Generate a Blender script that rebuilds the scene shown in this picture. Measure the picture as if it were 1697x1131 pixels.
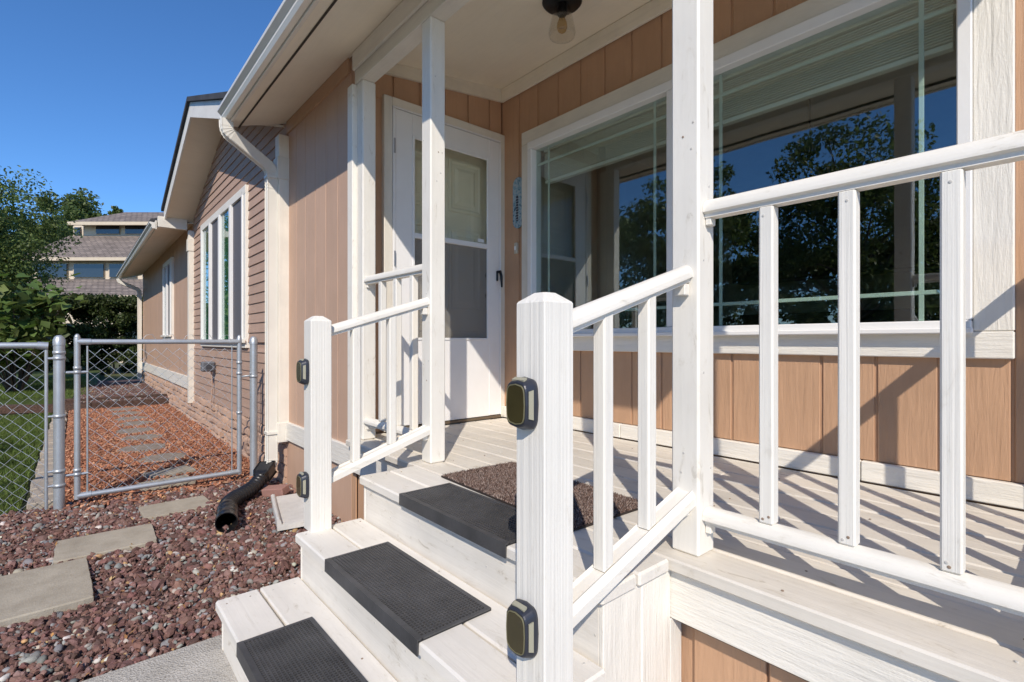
import bpy, bmesh, math, random
import numpy as np
from mathutils import Vector, Matrix, noise as mnoise

random.seed(7); RNG = np.random.default_rng(7)
for o in list(bpy.data.objects): bpy.data.objects.remove(o)
scene = bpy.context.scene
COL = scene.collection
R = math.radians

# ------------------------------------------------------------------ camera, sky, sun, exposure
cam = bpy.data.cameras.new('camera'); camo = bpy.data.objects.new('camera', cam); COL.objects.link(camo)
cam.sensor_width = 36.0; cam.lens = 836.0 / 1697.0 * 36.0
cam.clip_start = 0.02; cam.clip_end = 3000
camo.location = (0, 0, 1.2); camo.rotation_euler = (R(90), 0, R(49.17))
scene.camera = camo
world = bpy.data.worlds.new('World'); scene.world = world; world.use_nodes = True
wn = world.node_tree.nodes; wl = world.node_tree.links
sky = wn.new('ShaderNodeTexSky'); sky.sky_type = 'NISHITA'; sky.sun_disc = False
SUN = Vector((0.757, -0.654, 0.78)).normalized()          # towards the sun
sky.sun_elevation = math.asin(SUN.z); sky.sun_rotation = math.atan2(SUN.x, SUN.y)
sky.altitude = 1500; sky.air_density = 1.0; sky.dust_density = 0.0; sky.ozone_density = 8.0
wn['Background'].inputs['Strength'].default_value = 0.122
hs = wn.new('ShaderNodeHueSaturation'); hs.inputs['Saturation'].default_value = 1.08
wl.new(sky.outputs['Color'], hs.inputs['Color']); wl.new(hs.outputs['Color'], wn['Background'].inputs['Color'])
sl = bpy.data.lights.new('sun', 'SUN'); sl.energy = 2.9; sl.angle = R(0.5); sl.color = (1.0, 0.91, 0.79)
slo = bpy.data.objects.new('sun', sl); COL.objects.link(slo); slo.location = (5, -5, 8)
slo.rotation_euler = (-SUN).to_track_quat('-Z', 'Y').to_euler()
vs = scene.view_settings
vs.view_transform = 'Standard'; vs.look = 'None'; vs.exposure = 0.58; vs.gamma = 1.0; vs.use_curve_mapping = False

scene.cycles.max_bounces = 14; scene.cycles.diffuse_bounces = 9; scene.cycles.transparent_max_bounces = 16

# ------------------------------------------------------------------ material helpers
class NT:
    def __init__(s, name):
        s.m = bpy.data.materials.new(name); s.m.use_nodes = True
        s.t = s.m.node_tree; s.n = s.t.nodes; s.l = s.t.links
        s.b = s.n['Principled BSDF']; s.out = s.n['Material Output']
    def new(s, typ, **kw):
        nd = s.n.new(typ)
        for k, v in kw.items():
            if k in nd.inputs.keys(): nd.inputs[k].default_value = v
            else: setattr(nd, k, v)
        return nd
    def link(s, a, b): s.l.new(a, b)
    def coords(s, scale=(1, 1, 1), kind='Object', jitter=True):
        tc = s.new('ShaderNodeTexCoord'); mp = s.new('ShaderNodeMapping'); mp.inputs['Scale'].default_value = scale
        if jitter:
            oi = s.new('ShaderNodeObjectInfo'); ml = s.new('ShaderNodeMath', operation='MULTIPLY'); ml.inputs[1].default_value = 37.0
            s.link(oi.outputs['Random'], ml.inputs[0])
            ad = s.new('ShaderNodeVectorMath', operation='ADD')
            s.link(tc.outputs[kind], ad.inputs[0]); s.link(ml.outputs[0], ad.inputs[1]); s.link(ad.outputs[0], mp.inputs['Vector'])
        else: s.link(tc.outputs[kind], mp.inputs['Vector'])
        return mp.outputs['Vector']
    def noise(s, vec, scale, detail=3, rough=0.55, dist=0.0):
        nd = s.new('ShaderNodeTexNoise', Scale=scale, Detail=detail, Roughness=rough, Distortion=dist)
        s.link(vec, nd.inputs['Vector']); return nd.outputs['Fac']
    def ramp(s, fac, stops):
        nd = s.new('ShaderNodeValToRGB'); cr = nd.color_ramp
        while len(cr.elements) < len(stops): cr.elements.new(0.5)
        for e, (p, c) in zip(cr.elements, stops): e.position = p; e.color = (*c, 1) if len(c) == 3 else c
        s.link(fac, nd.inputs['Fac']); return nd.outputs['Color']
    def mul(s, a, b, fac=1.0):
        nd = s.new('ShaderNodeMix', data_type='RGBA', blend_type='MULTIPLY'); nd.inputs[0].default_value = fac
        s.link(a, nd.inputs[6]); s.link(b, nd.inputs[7]); return nd.outputs[2]
    def bump(s, height, dist, strength=1.0, normal=None):
        nd = s.new('ShaderNodeBump', Strength=strength, Distance=dist); s.link(height, nd.inputs['Height'])
        if normal is not None: s.link(normal, nd.inputs['Normal'])
        return nd.outputs['Normal']

def sc(c, k): return tuple(min(1, x * k) for x in c)
MC = {}
def paint(name, col, axis='z', grain=0.0012, along=2.5, across=45, rough=0.55, dirt=0.12, fine=0.0003, stain=None, scuff=0.0):
    """painted wood: grain ridges along one axis, slight unevenness, faint dirt and scuffs"""
    key = (name, axis)
    if key in MC: return MC[key]
    k = NT(name + '_' + axis)
    s = [across] * 3; s['xyz'.index(axis)] = along
    g = k.noise(k.coords(tuple(s)), 1.0, 5, 0.6, 0.35)
    f = k.noise(k.coords((1, 1, 1)), 140, 2)
    low = k.noise(k.coords((1, 1, 1)), 3.2, 4, 0.6)
    base = k.ramp(low, [(0.3, sc(col, 1 - dirt)), (0.62, col)])
    tint = k.ramp(g, [(0.25, (1 - dirt * 0.6,) * 3), (0.55, (1, 1, 1))])
    c = k.mul(base, tint)
    oi = k.new('ShaderNodeObjectInfo'); c = k.mul(c, k.ramp(oi.outputs['Random'], [(0.0, (0.93, 0.935, 0.94)), (1.0, (1.0, 1.0, 1.0))]))
    if scuff:
        s2 = [26] * 3; s2['xyz'.index(axis)] = 9
        sp = k.noise(k.coords(tuple(s2)), 1.0, 6, 0.7, 0.8)
        c = k.mul(c, k.ramp(sp, [(0.31, (0.50, 0.45, 0.38)), (0.37, (0.88, 0.86, 0.82)), (0.44, (1, 1, 1))]), scuff)
    k.link(c, k.b.inputs['Base Color']); k.b.inputs['Roughness'].default_value = rough
    n = k.bump(g, grain, 1.0); n = k.bump(f, fine, 0.7, n); k.link(n, k.b.inputs['Normal'])
    MC[key] = k.m; return k.m
def plain(name, col, rough=0.5, metal=0.0, bump=0.0, bscale=60, var=0.08, spec=0.5):
    if name in MC: return MC[name]
    k = NT(name); v = k.coords()
    low = k.noise(v, 6, 4, 0.6)
    k.link(k.ramp(low, [(0.3, sc(col, 1 - var)), (0.7, sc(col, 1 + var * 0.4))]), k.b.inputs['Base Color'])
    k.b.inputs['Roughness'].default_value = rough; k.b.inputs['Metallic'].default_value = metal
    k.b.inputs['Specular IOR Level'].default_value = spec
    if bump: k.link(k.bump(k.noise(v, bscale, 4), bump, 1.0), k.b.inputs['Normal'])
    MC[name] = k.m; return k.m
def glass(name, tint=(0.87, 0.93, 0.90), base=0.10, extra=None):
    if name in MC: return MC[name]
    k = NT(name); k.n.remove(k.b)
    lw = k.new('ShaderNodeLayerWeight', Blend=0.5)
    p = k.new('ShaderNodeMath', operation='POWER'); p.inputs[1].default_value = 4.5; k.link(lw.outputs['Facing'], p.inputs[0])
    m = k.new('ShaderNodeMath', operation='MULTIPLY_ADD'); m.inputs[1].default_value = 0.9 - base; m.inputs[2].default_value = base
    k.link(p.outputs[0], m.inputs[0])
    tr = k.new('ShaderNodeBsdfTransparent'); tr.inputs[0].default_value = (*tint, 1)
    gl = k.new('ShaderNodeBsdfGlossy', Roughness=0.0); gl.inputs[0].default_value = (0.95, 0.97, 1, 1)
    nz = k.noise(k.coords((1, 1, 1)), 2.2, 1); k.link(k.bump(nz, 0.0006, 1.0), gl.inputs['Normal'])
    mx = k.new('ShaderNodeMixShader'); k.link(m.outputs[0], mx.inputs[0]); k.link(tr.outputs[0], mx.inputs[1]); k.link(gl.outputs[0], mx.inputs[2])
    k.link(mx.outputs[0], k.out.inputs[0]); MC[name] = k.m; return k.m
def screen(name, col, fac):
    if name in MC: return MC[name]
    k = NT(name); k.b.inputs['Base Color'].default_value = (*col, 1); k.b.inputs['Roughness'].default_value = 0.6
    tr = k.new('ShaderNodeBsdfTransparent'); mx = k.new('ShaderNodeMixShader'); mx.inputs[0].default_value = fac
    k.link(tr.outputs[0], mx.inputs[1]); k.link(k.b.outputs[0], mx.inputs[2]); k.link(mx.outputs[0], k.out.inputs[0])
    MC[name] = k.m; return k.m
def attr_mat(name, rough=0.8, transl=0.0, bump=0.0, bscale=90, spec=0.3):
    """colour comes from each piece's own colour attribute"""
    if name in MC: return MC[name]
    k = NT(name); a = k.new('ShaderNodeVertexColor'); a.layer_name = 'col'
    k.link(a.outputs[0], k.b.inputs['Base Color']); k.b.inputs['Roughness'].default_value = rough
    k.b.inputs['Specular IOR Level'].default_value = spec
    if bump: k.link(k.bump(k.noise(k.coords((1, 1, 1), jitter=False), bscale, 4, 0.7), bump, 1.0), k.b.inputs['Normal'])
    if transl:
        t = k.new('ShaderNodeBsdfTranslucent'); k.link(a.outputs[0], t.inputs[0])
        mx = k.new('ShaderNodeMixShader'); mx.inputs[0].default_value = transl
        k.link(k.b.outputs[0], mx.inputs[1]); k.link(t.outputs[0], mx.inputs[2]); k.link(mx.outputs[0], k.out.inputs[0])
    MC[name] = k.m; return k.m

WHITE = (0.84, 0.80, 0.72); TRIMW = (0.80, 0.75, 0.655); TAN = (0.54, 0.325, 0.195); LAPTAN = (0.50, 0.335, 0.25)
def white(ax): return paint('white_paint', WHITE, ax, grain=0.0010, dirt=0.08, scuff=0.4)
def rough_white(ax): return paint('rough_white', WHITE, ax, grain=0.0055, along=4.5, across=48, dirt=0.08, fine=0.0012)
def newelw(ax): return paint('combed_white', (0.83, 0.795, 0.72), ax, grain=0.0030, along=0.8, across=75, dirt=0.05, scuff=0.2)
def deckw(ax): return paint('deck_paint', (0.77, 0.715, 0.625), ax, grain=0.0016, along=1.6, across=55, dirt=0.16, scuff=0.55)
def treadw(ax): return paint('tread_paint', (0.83, 0.785, 0.71), ax, grain=0.0013, along=1.6, across=55, dirt=0.12, scuff=0.6)
def trim(ax): return paint('cream_trim', TRIMW, ax, grain=0.0016, along=4, across=45, fine=0.0006)
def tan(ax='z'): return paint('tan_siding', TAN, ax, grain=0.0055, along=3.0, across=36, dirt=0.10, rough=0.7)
def ltan(ax='z'): return paint('pale_tan_siding', (0.57, 0.375, 0.265), ax, grain=0.0030, along=3.0, across=36, dirt=0.08, rough=0.6)  # same tan siding, with the pinkish sky sheen at grazing angle put into its colour
def lap(ax='x'): return paint('lap_siding', LAPTAN, ax, grain=0.0015, along=3, across=40, dirt=0.10, rough=0.7)
def soff(ax='x'): return paint('soffit_paint', (0.88, 0.80, 0.65), ax, grain=0.0004, dirt=0.06, fine=0.0004)
VINYL = plain('white_vinyl', (0.82, 0.81, 0.79), 0.35, var=0.03)
GUTTER = plain('gutter_enamel', (0.74, 0.71, 0.64), 0.32, var=0.05)
GALV = plain('galvanised_steel', (0.50, 0.53, 0.56), 0.42, 0.55, 0.0004, 120, 0.14)
BLACK = plain('black_metal', (0.012, 0.011, 0.012), 0.35, 0.3)
RUBBER = plain('black_rubber', (0.072, 0.071, 0.073), 0.55, bump=0.0008, bscale=120, var=0.45)
PIPE = plain('corrugated_plastic', (0.012, 0.012, 0.014), 0.30, var=0.3)
GLASS = glass('window_glass', base=0.115)
DOORGLASS = glass('storm_door_glass', (0.95, 0.96, 0.93), 0.035)

# ------------------------------------------------------------------ mesh helpers (all coordinates are world metres)
WL = {}
def wloc(o): return WL.get(o.name, Vector((0, 0, 0)))
def link(o, origin, parent=None):
    COL.objects.link(o); origin = Vector(origin); WL[o.name] = origin
    if parent is not None: o.parent = parent; o.location = origin - wloc(parent)
    else: o.location = origin
    return o
def tag(o, label=None, cat=None, group=None, kind=None):
    if label: o['label'] = label
    if cat: o['category'] = cat
    if group: o['group'] = group
    if kind: o['kind'] = kind
    return o
def thing(name, loc, label, cat, group=None, parent=None):
    o = bpy.data.objects.new(name, None); o.empty_display_size = 0.1; link(o, loc, parent)
    return tag(o, label, cat, group)
def part_group(name, loc, parent):
    o = bpy.data.objects.new(name, None); o.empty_display_size = 0.1
    return link(o, loc, parent)
class MB:
    def __init__(s): s.v = []; s.f = []; s.sm = []
    def add(s, vs, fs, smooth=False):
        b = len(s.v); s.v += [tuple(p) for p in vs]; s.f += [tuple(i + b for i in f) for f in fs]; s.sm += [smooth] * len(fs); return s
    def box(s, x0, x1, y0, y1, z0, z1):
        return s.add([(x0,y0,z0),(x1,y0,z0),(x1,y1,z0),(x0,y1,z0),(x0,y0,z1),(x1,y0,z1),(x1,y1,z1),(x0,y1,z1)],
                     [(0,3,2,1),(4,5,6,7),(0,1,5,4),(1,2,6,5),(2,3,7,6),(3,0,4,7)])
    def loft(s, rings, smooth=False, caps=True):
        n = len(rings[0]); b = len(s.v); vs = [p for r in rings for p in r]; fs = []
        for i in range(len(rings) - 1):
            for j in range(n):
                k = (j + 1) % n
                fs.append((i*n+j, i*n+k, (i+1)*n+k, (i+1)*n+j))
        s.add(vs, fs, smooth)
        if caps: s.add(rings[0], [tuple(range(n))[::-1]]); s.add(rings[-1], [tuple(range(n))])
        return s
    def extrude(s, prof, a, b, smooth=False):
        """prof: list of offset vectors, from a to b"""
        a = Vector(a); b = Vector(b)
        return s.loft([[a + Vector(p) for p in prof], [b + Vector(p) for p in prof]], smooth)
    def tube(s, path, rad, seg=8, caps=True, smooth=True):
        path = [Vector(p) for p in path]; rings = []; up = None
        for i, p in enumerate(path):
            d = (path[min(i+1, len(path)-1)] - path[max(i-1, 0)]).normalized()
            if up is None: up = d.orthogonal().normalized()
            up = (up - d * up.dot(d)).normalized(); w = d.cross(up)
            r = rad[i] if hasattr(rad, '__len__') else rad
            rings.append([p + (up*math.cos(2*math.pi*j/seg) + w*math.sin(2*math.pi*j/seg)) * r for j in range(seg)])
        return s.loft(rings, smooth, caps)
    def lathe(s, c, prof, seg=24, smooth=True, caps=False):
        c = Vector(c)
        return s.loft([[c + Vector((r*math.cos(2*math.pi*j/seg), r*math.sin(2*math.pi*j/seg), z)) for j in range(seg)] for r, z in prof], smooth, caps)
    def build(s, name, mat, parent=None, origin=None, bevel=0.0, kind=None):
        V = np.array(s.v, dtype=float)
        if origin is None: origin = ((V.min(0) + V.max(0)) / 2)
        me = bpy.data.meshes.new(name); me.from_pydata((V - np.array(origin)).tolist(), [], s.f)
        me.polygons.foreach_set('use_smooth', s.sm)
        bm = bmesh.new(); bm.from_mesh(me)
        if bevel: bmesh.ops.bevel(bm, geom=bm.edges[:], offset=bevel, segments=1, affect='EDGES', clamp_overlap=True)
        bmesh.ops.recalc_face_normals(bm, faces=bm.faces[:]); bm.to_mesh(me); bm.free()
        me.materials.append(mat); o = bpy.data.objects.new(name, me); link(o, origin, parent)
        if kind: o['kind'] = kind
        return o
BOXC = {}
def piece(name, x0, x1, y0, y1, z0, z1, mat, parent=None, bevel=0.003):
    """one board or block; alike boards share their mesh"""
    if x0 > x1: x0, x1 = x1, x0
    if y0 > y1: y0, y1 = y1, y0
    d = (round(x1-x0, 4), round(y1-y0, 4), round(z1-z0, 4)); key = (name, d, mat.name, bevel)
    c = ((x0+x1)/2, (y0+y1)/2, (z0+z1)/2)
    if key in BOXC:
        o = bpy.data.objects.new(name, BOXC[key]); return link(o, c, parent)
    o = MB().box(x0, x1, y0, y1, z0, z1).build(name, mat, parent, c, bevel); BOXC[key] = o.data; return o
def raw_mesh(name, verts, faces_flat, nper, mat, parent=None, origin=(0,0,0), cols=None, smooth=False, kind=None):
    """fast path for very many faces of equal size; cols = one colour for each vertex"""
    verts = np.asarray(verts, dtype=np.float32) - np.array(origin, dtype=np.float32); nf = len(faces_flat) // nper
    me = bpy.data.meshes.new(name); me.vertices.add(len(verts)); me.vertices.foreach_set('co', verts.ravel())
    me.loops.add(len(faces_flat)); me.loops.foreach_set('vertex_index', np.asarray(faces_flat, dtype=np.int32))
    me.polygons.add(nf); me.polygons.foreach_set('loop_start', np.arange(0, nf*nper, nper, dtype=np.int32))
    me.polygons.foreach_set('loop_total', np.full(nf, nper, dtype=np.int32))
    if smooth: me.polygons.foreach_set('use_smooth', np.ones(nf, dtype=bool))
    me.update(calc_edges=True)
    if cols is not None:
        at = me.color_attributes.new('col', 'FLOAT_COLOR', 'POINT'); c4 = np.ones((len(verts), 4), dtype=np.float32); c4[:, :3] = cols
        at.data.foreach_set('color', c4.ravel())
    me.materials.append(mat); o = bpy.data.objects.new(name, me); link(o, origin, parent)
    if kind: o['kind'] = kind
    return o

DECK = 0.60; YW = 2.57; XW = -3.089; YF = 1.31; GZ = 0.045
FW = Vector((-0.7566, 0.6539, 0)); RT = Vector((0.6539, 0.7566, 0))
def at(u, dist, z=0.0):
    """a place on the ground seen at column u of the photograph, at a given depth"""
    p = FW * dist + RT * ((u - 848.5) / 836.0 * dist); return Vector((p.x, p.y, z))

# ------------------------------------------------------------------ ground and beds
k = NT('soil'); v = k.coords(jitter=False)
k.link(k.ramp(k.noise(v, 1.5, 6, 0.7), [(0.3, (0.05, 0.06, 0.02)), (0.7, (0.12, 0.13, 0.05))]), k.b.inputs['Base Color']); k.b.inputs['Roughness'].default_value = 0.95
k.link(k.bump(k.noise(v, 30, 5), 0.02, 1.0), k.b.inputs['Normal']); SOIL = k.m
tag(MB().box(-300, 300, -300, 300, -0.5, -0.02).build('ground', SOIL), kind='structure')
def bed(name, pts, z, mat):
    n = len(pts); m = MB(); m.loft([[(x, y, -0.03) for x, y in pts], [(x, y, z) for x, y in pts]]); return tag(m.build(name, mat), kind='structure')
k = NT('bed_dirt'); v = k.coords(jitter=False)
k.link(k.ramp(k.noise(v, 14, 5, 0.7), [(0.3, (0.035, 0.02, 0.016)), (0.7, (0.11, 0.06, 0.05))]), k.b.inputs['Base Color']); k.b.inputs['Roughness'].default_value = 0.95
k.link(k.bump(k.noise(v, 50, 5), 0.012, 1.0), k.b.inputs['Normal']); DIRT = k.m
bed('gravel_bed', [(-4.78, -1.55), (-2.0, -1.55), (-2.0, 1.45), (-4.78, 1.45)], 0.02, DIRT)
k = NT('mulch_base'); v = k.coords(jitter=False)
k.link(k.ramp(k.noise(v, 40, 5, 0.7), [(0.3, (0.09, 0.03, 0.015)), (0.7, (0.28, 0.10, 0.05))]), k.b.inputs['Base Color']); k.b.inputs['Roughness'].default_value = 0.95
k.link(k.bump(k.noise(v, 60, 5), 0.015, 1.0), k.b.inputs['Normal']); MULCHB = k.m
bed('mulch_bed', [(-11.2, -0.1), (-4.78, -0.1), (-4.78, 1.40), (-11.2, 1.40)], 0.02, MULCHB)
k = NT('turf'); v = k.coords(jitter=False)
k.link(k.ramp(k.noise(v, 5, 6, 0.7), [(0.3, (0.05, 0.08, 0.018)), (0.7, (0.10, 0.14, 0.036))]), k.b.inputs['Base Color']); k.b.inputs['Roughness'].default_value = 0.9
k.link(k.bump(k.noise(v, 120, 4), 0.02, 1.0), k.b.inputs['Normal']); TURF = k.m
bed('front_lawn', [(-4.78, -9), (-2.26, -9), (-2.26, -1.57), (-4.78, -1.57)], 0.018, TURF)
bed('lawn', [(-11.1, -9), (-4.80, -9), (-4.80, -0.32), (-11.1, -0.32)], 0.015, TURF)
bed('upper_lawn', [(-30, -9), (-12.75, -9), (-12.75, -0.05), (-15.0, 0.35), (-30, 0.9)], 0.14, TURF)
k = NT('dark_lava'); v = k.coords(jitter=False)
vo = k.new('ShaderNodeTexVoronoi', Scale=26.0); k.link(v, vo.inputs['Vector'])
k.link(k.ramp(vo.outputs['Distance'], [(0.0, (0.17, 0.11, 0.10)), (0.6, (0.09, 0.055, 0.05))]), k.b.inputs['Base Color']); k.b.inputs['Roughness'].default_value = 0.95
k.link(k.bump(vo.outputs['Distance'], -0.02, 1.0), k.b.inputs['Normal'])
bed('upper_gravel_path', [(-17.5, 0.30), (-15.0, 0.36), (-12.75, -0.04), (-11.35, -0.04), (-11.35, 1.40), (-17.5, 1.40)], 0.135, k.m)
k = NT('concrete'); v = k.coords(jitter=False)
ag = k.new('ShaderNodeTexVoronoi', Scale=150.0); k.link(v, ag.inputs['Vector'])
c1 = k.ramp(k.noise(v, 5, 6, 0.65), [(0.3, (0.40, 0.375, 0.33)), (0.7, (0.55, 0.52, 0.47))])
c2 = k.ramp(k.noise(v, 260, 3, 0.7), [(0.32, (0.45, 0.43, 0.40)), (0.5, (1, 1, 1))])
k.link(k.mul(c1, c2), k.b.inputs['Base Color']); k.b.inputs['Roughness'].default_value = 0.9
k.link(k.bump(ag.outputs['Distance'], 0.003, 1.0, k.bump(k.noise(v, 320, 3), 0.0015, 1.0)), k.b.inputs['Normal']); CONC = k.m
bed('concrete_walk', [(-2.24, -3.0), (4.0, -3.0), (4.0, 2.98), (0.16, 2.98), (0.16, 1.318), (-0.765, 1.318), (-0.765, 0.436), (-2.24, 0.43)], 0.05, CONC)

bed('driveway', [(-2.24, -11.0), (12.0, -11.0), (12.0, -3.02), (-2.24, -3.02)], 0.045, CONC)  # unseen paving, added to bounce light up onto the porch ceiling
bed('driveway', [(4.02, -2.98), (12.0, -2.98), (12.0, 3.0), (4.02, 3.0)], 0.045, CONC)

def icosphere(sub):
    bm = bmesh.new(); bmesh.ops.create_icosphere(bm, subdivisions=sub, radius=1.0)
    V = np.array([v.co[:] for v in bm.verts]); F = np.array([[v.index for v in f.verts] for f in bm.faces]); bm.free(); return V, F
def rot_mats(n, tilt=1.0):
    q = RNG.normal(size=(n, 4)); q[:, 1:3] *= tilt; q /= np.linalg.norm(q, axis=1)[:, None]; w, x, y, z = q.T
    return np.stack([np.stack([1-2*(y*y+z*z), 2*(x*y-z*w), 2*(x*z+y*w)], -1), np.stack([2*(x*y+z*w), 1-2*(x*x+z*z), 2*(y*z-x*w)], -1), np.stack([2*(x*z-y*w), 2*(y*z+x*w), 1-2*(x*x+y*y)], -1)], 1)
def stones(name, pos, size, cols, sub, label, cat, lumps=0.22, flat=0.65):
    V, F = icosphere(sub); n = len(pos); nv = len(V)
    K = RNG.normal(size=(n, 3, 3)) * 1.3; ph = RNG.uniform(0, 6.3, size=(n, 3))
    disp = 1 + lumps * np.mean(np.sin(np.einsum('nkj,vj->nvk', K, V) * 1.6 + ph[:, None, :]), -1) * 1.6 + RNG.normal(size=(n, nv)) * lumps * 0.22
    S = np.stack([size * RNG.uniform(0.8, 1.35, n), size * RNG.uniform(0.7, 1.1, n), size * RNG.uniform(flat*0.8, flat*1.2, n)], -1)
    P = V[None] * disp[..., None] * S[:, None, :]
    P = np.einsum('nij,nvj->nvi', rot_mats(n, 0.35), P) + pos[:, None, :]
    faces = (F[None] + (np.arange(n) * nv)[:, None, None]).reshape(-1)
    o = raw_mesh(name, P.reshape(-1, 3), faces, 3, attr_mat('gravel_stone', 0.85, bump=0.0012, bscale=160), cols=np.repeat(cols, nv, axis=0), smooth=True, kind='stuff')
    return tag(o, label, cat)
PAVERS = [((-3.2, -0.155), 0.56, 0.42, 2, 0.045), ((-3.71, 0.135), 0.36, 0.45, -1, 0.040), ((-4.20, 0.53), 0.30, 0.40, 3, 0.035)]
def in_paver(x, y):
    m = np.zeros(len(x), bool)
    for (cx, cy), a, b, rz, h in PAVERS: m |= (abs(x-cx) < a/2 - 0.014) & (abs(y-cy) < b/2 - 0.014)
    return m
def gravel_cols(n):
    pal = np.array([(0.18, 0.096, 0.08), (0.225, 0.128, 0.108), (0.125, 0.07, 0.06), (0.27, 0.17, 0.145), (0.30, 0.29, 0.275), (0.19, 0.19, 0.19), (0.40, 0.36, 0.31), (0.48, 0.31, 0.15), (0.56, 0.52, 0.47)])
    w = np.array([0.29, 0.20, 0.19, 0.09, 0.08, 0.07, 0.045, 0.013, 0.012]); i = RNG.choice(len(pal), n, p=w / w.sum())
    return pal[i] * RNG.uniform(0.75, 1.25, (n, 1)) * RNG.uniform(0.94, 1.06, (n, 3)), i
def scatter(n, x0, x1, y0, y1, keep):
    x = RNG.uniform(x0, x1, n); y = RNG.uniform(y0, y1, n); m = keep(x, y); return x[m], y[m]
def gkeep(x, y): return ~in_paver(x, y) & ~((x > -2.26) & (y < 0.45)) & ~((x > -2.16) & (y < 1.3))
def bed_stones(n, lava):
    x, y = scatter(int(n*1.3), -4.80, -2.02, -1.52, 1.36, gkeep); c, ci = gravel_cols(len(x)); m = (ci <= 3) if lava else (ci > 3); x, y, c = x[m], y[m], c[m]
    sz = np.clip(RNG.lognormal(-4.70 if lava else -4.58, 0.38, len(x)), 0.006, 0.027)
    pos = np.stack([x, y, 0.014 + RNG.uniform(0, 1, len(x))*0.022 + 0.008*np.sin(x*5)*np.cos(y*4)], -1)
    return pos, sz, c
pos, sz, c = bed_stones(31000, True); o = stones('gravel', pos, sz, c, 2, 'loose red lava rock covering the bed beside the steps', 'gravel', 0.42, 0.75)
o.data.polygons.foreach_set('use_smooth', np.zeros(len(o.data.polygons), bool))
pos, sz, c = bed_stones(27000, False); stones('gravel', pos, sz, c, 2, 'smooth grey and tan pebbles mixed into the lava rock', 'gravel', 0.16, 0.55)
x, y = scatter(5200, -15.5, -11.3, 0.05, 1.38, lambda x, y: y > -0.1)
c, ci = gravel_cols(len(x)); c *= 0.75
stones('gravel', np.stack([x, y, np.full(len(x), 0.145)], -1), RNG.uniform(0.014, 0.03, len(x)), c, 1, 'dark lava rock on the raised path beyond the timber step', 'gravel')
# mulch chips
def chips(n, x0, x1, y0, y1, zlo, zhi, lx, keep, cols, name, label, cat):
    x, y = scatter(n, x0, x1, y0, y1, keep); n = len(x)
    B = np.array([(-1,-1,-1),(1,-1,-1),(1,1,-1),(-1,1,-1),(-0.8,-1,1),(1,-0.8,1),(0.9,1,1),(-1,0.9,1)], float)
    F = np.array([(0,3,2,1),(4,5,6,7),(0,1,5,4),(1,2,6,5),(2,3,7,6),(3,0,4,7)])
    S = np.stack([RNG.uniform(0.5, 1.2, n)*lx, RNG.uniform(0.15, 0.4, n)*lx, RNG.uniform(0.06, 0.14, n)*lx], -1)
    P = np.einsum('nij,nvj->nvi', rot_mats(n, 0.28), B[None]*S[:, None, :]) + np.stack([x, y, RNG.uniform(zlo, zhi, n)], -1)[:, None, :]
    c = cols[RNG.integers(0, len(cols), n)] * RNG.uniform(0.6, 1.35, (n, 1))
    o = raw_mesh(name, P.reshape(-1, 3), (F[None] + (np.arange(n)*8)[:, None, None]).reshape(-1), 4, attr_mat('wood_chip', 0.9), cols=np.repeat(c, 8, 0), kind='stuff')
    return tag(o, label, cat)
MCOL = np.array([(0.34, 0.14, 0.08), (0.44, 0.20, 0.115), (0.20, 0.08, 0.05), (0.52, 0.29, 0.18), (0.38, 0.165, 0.095)])
ROUND = [(-6.04, 0.66, 0.20), (-6.73, 0.55, 0.22), (-7.46, 0.60, 0.21), (-8.10, 0.57, 0.22), (-8.79, 0.64, 0.22), (-9.39, 0.62, 0.21), (-10.1, 0.60, 0.22), (-10.75, 0.60, 0.21)]
def mkeep(x, y):
    m = np.ones(len(x), bool)
    for cx, cy, r in ROUND: m &= (x-cx)**2 + (y-cy)**2 > (r*0.86 + 0.03*np.sin(x*40)*np.cos(y*37))**2
    return m & ~((abs(x + 4.98) < 0.2) & (abs(y - 0.56) < 0.22)) & ~((abs(x + 5.38) < 0.17) & (abs(y - 0.62) < 0.21))
chips(60000, -11.2, -4.70, -0.08, 1.36, 0.018, 0.048, 0.021, mkeep, MCOL, 'bark_mulch', 'orange red bark mulch along the house behind the gate', 'mulch')
chips(500, -4.7, -4.45, -0.05, 1.2, 0.03, 0.05, 0.028, lambda x, y: (x + RNG.uniform(0, 0.25, len(x))) < -4.5, MCOL, 'bark_mulch', 'thin spill of bark mulch under the gate', 'mulch')
# grass
def grass(n, x0, x1, y0, y1, z, h, label):
    x = RNG.uniform(x0, x1, n); y = RNG.uniform(y0, y1, n); a = RNG.uniform(0, 6.283, n); hh = h * RNG.uniform(0.5, 1.2, n); w = 0.0035 + 0.004*RNG.uniform(0, 1, n)
    le = RNG.normal(0, 0.5, (n, 2)) * hh[:, None]
    b = np.stack([x, y, np.full(n, z)], -1); d = np.stack([np.cos(a)*w, np.sin(a)*w, np.zeros(n)], -1)
    tip = b + np.stack([le[:, 0], le[:, 1], hh], -1)
    P = np.stack([b - d, b + d, tip], 1).reshape(-1, 3)
    c = np.array([(0.11, 0.165, 0.036)]) * RNG.uniform(0.6, 1.35, (n, 1)) + np.array([(0.05, 0.03, 0.01)]) * (RNG.uniform(0, 1, (n, 1)) > 0.88)
    return tag(raw_mesh('grass', P, np.arange(3*n), 3, attr_mat('grass_blade', 0.6, 0.25), cols=np.repeat(c, 3, 0), kind='stuff'), label, 'grass')
grass(70000, -11.1, -4.85, -2.6, -0.30, 0.012, 0.045, 'mown lawn behind the chain link fence')
grass(36000, -19.5, -12.75, -3.0, 0.2, 0.135, 0.06, 'sunlit grass strip beyond the dark timbers')

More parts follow.
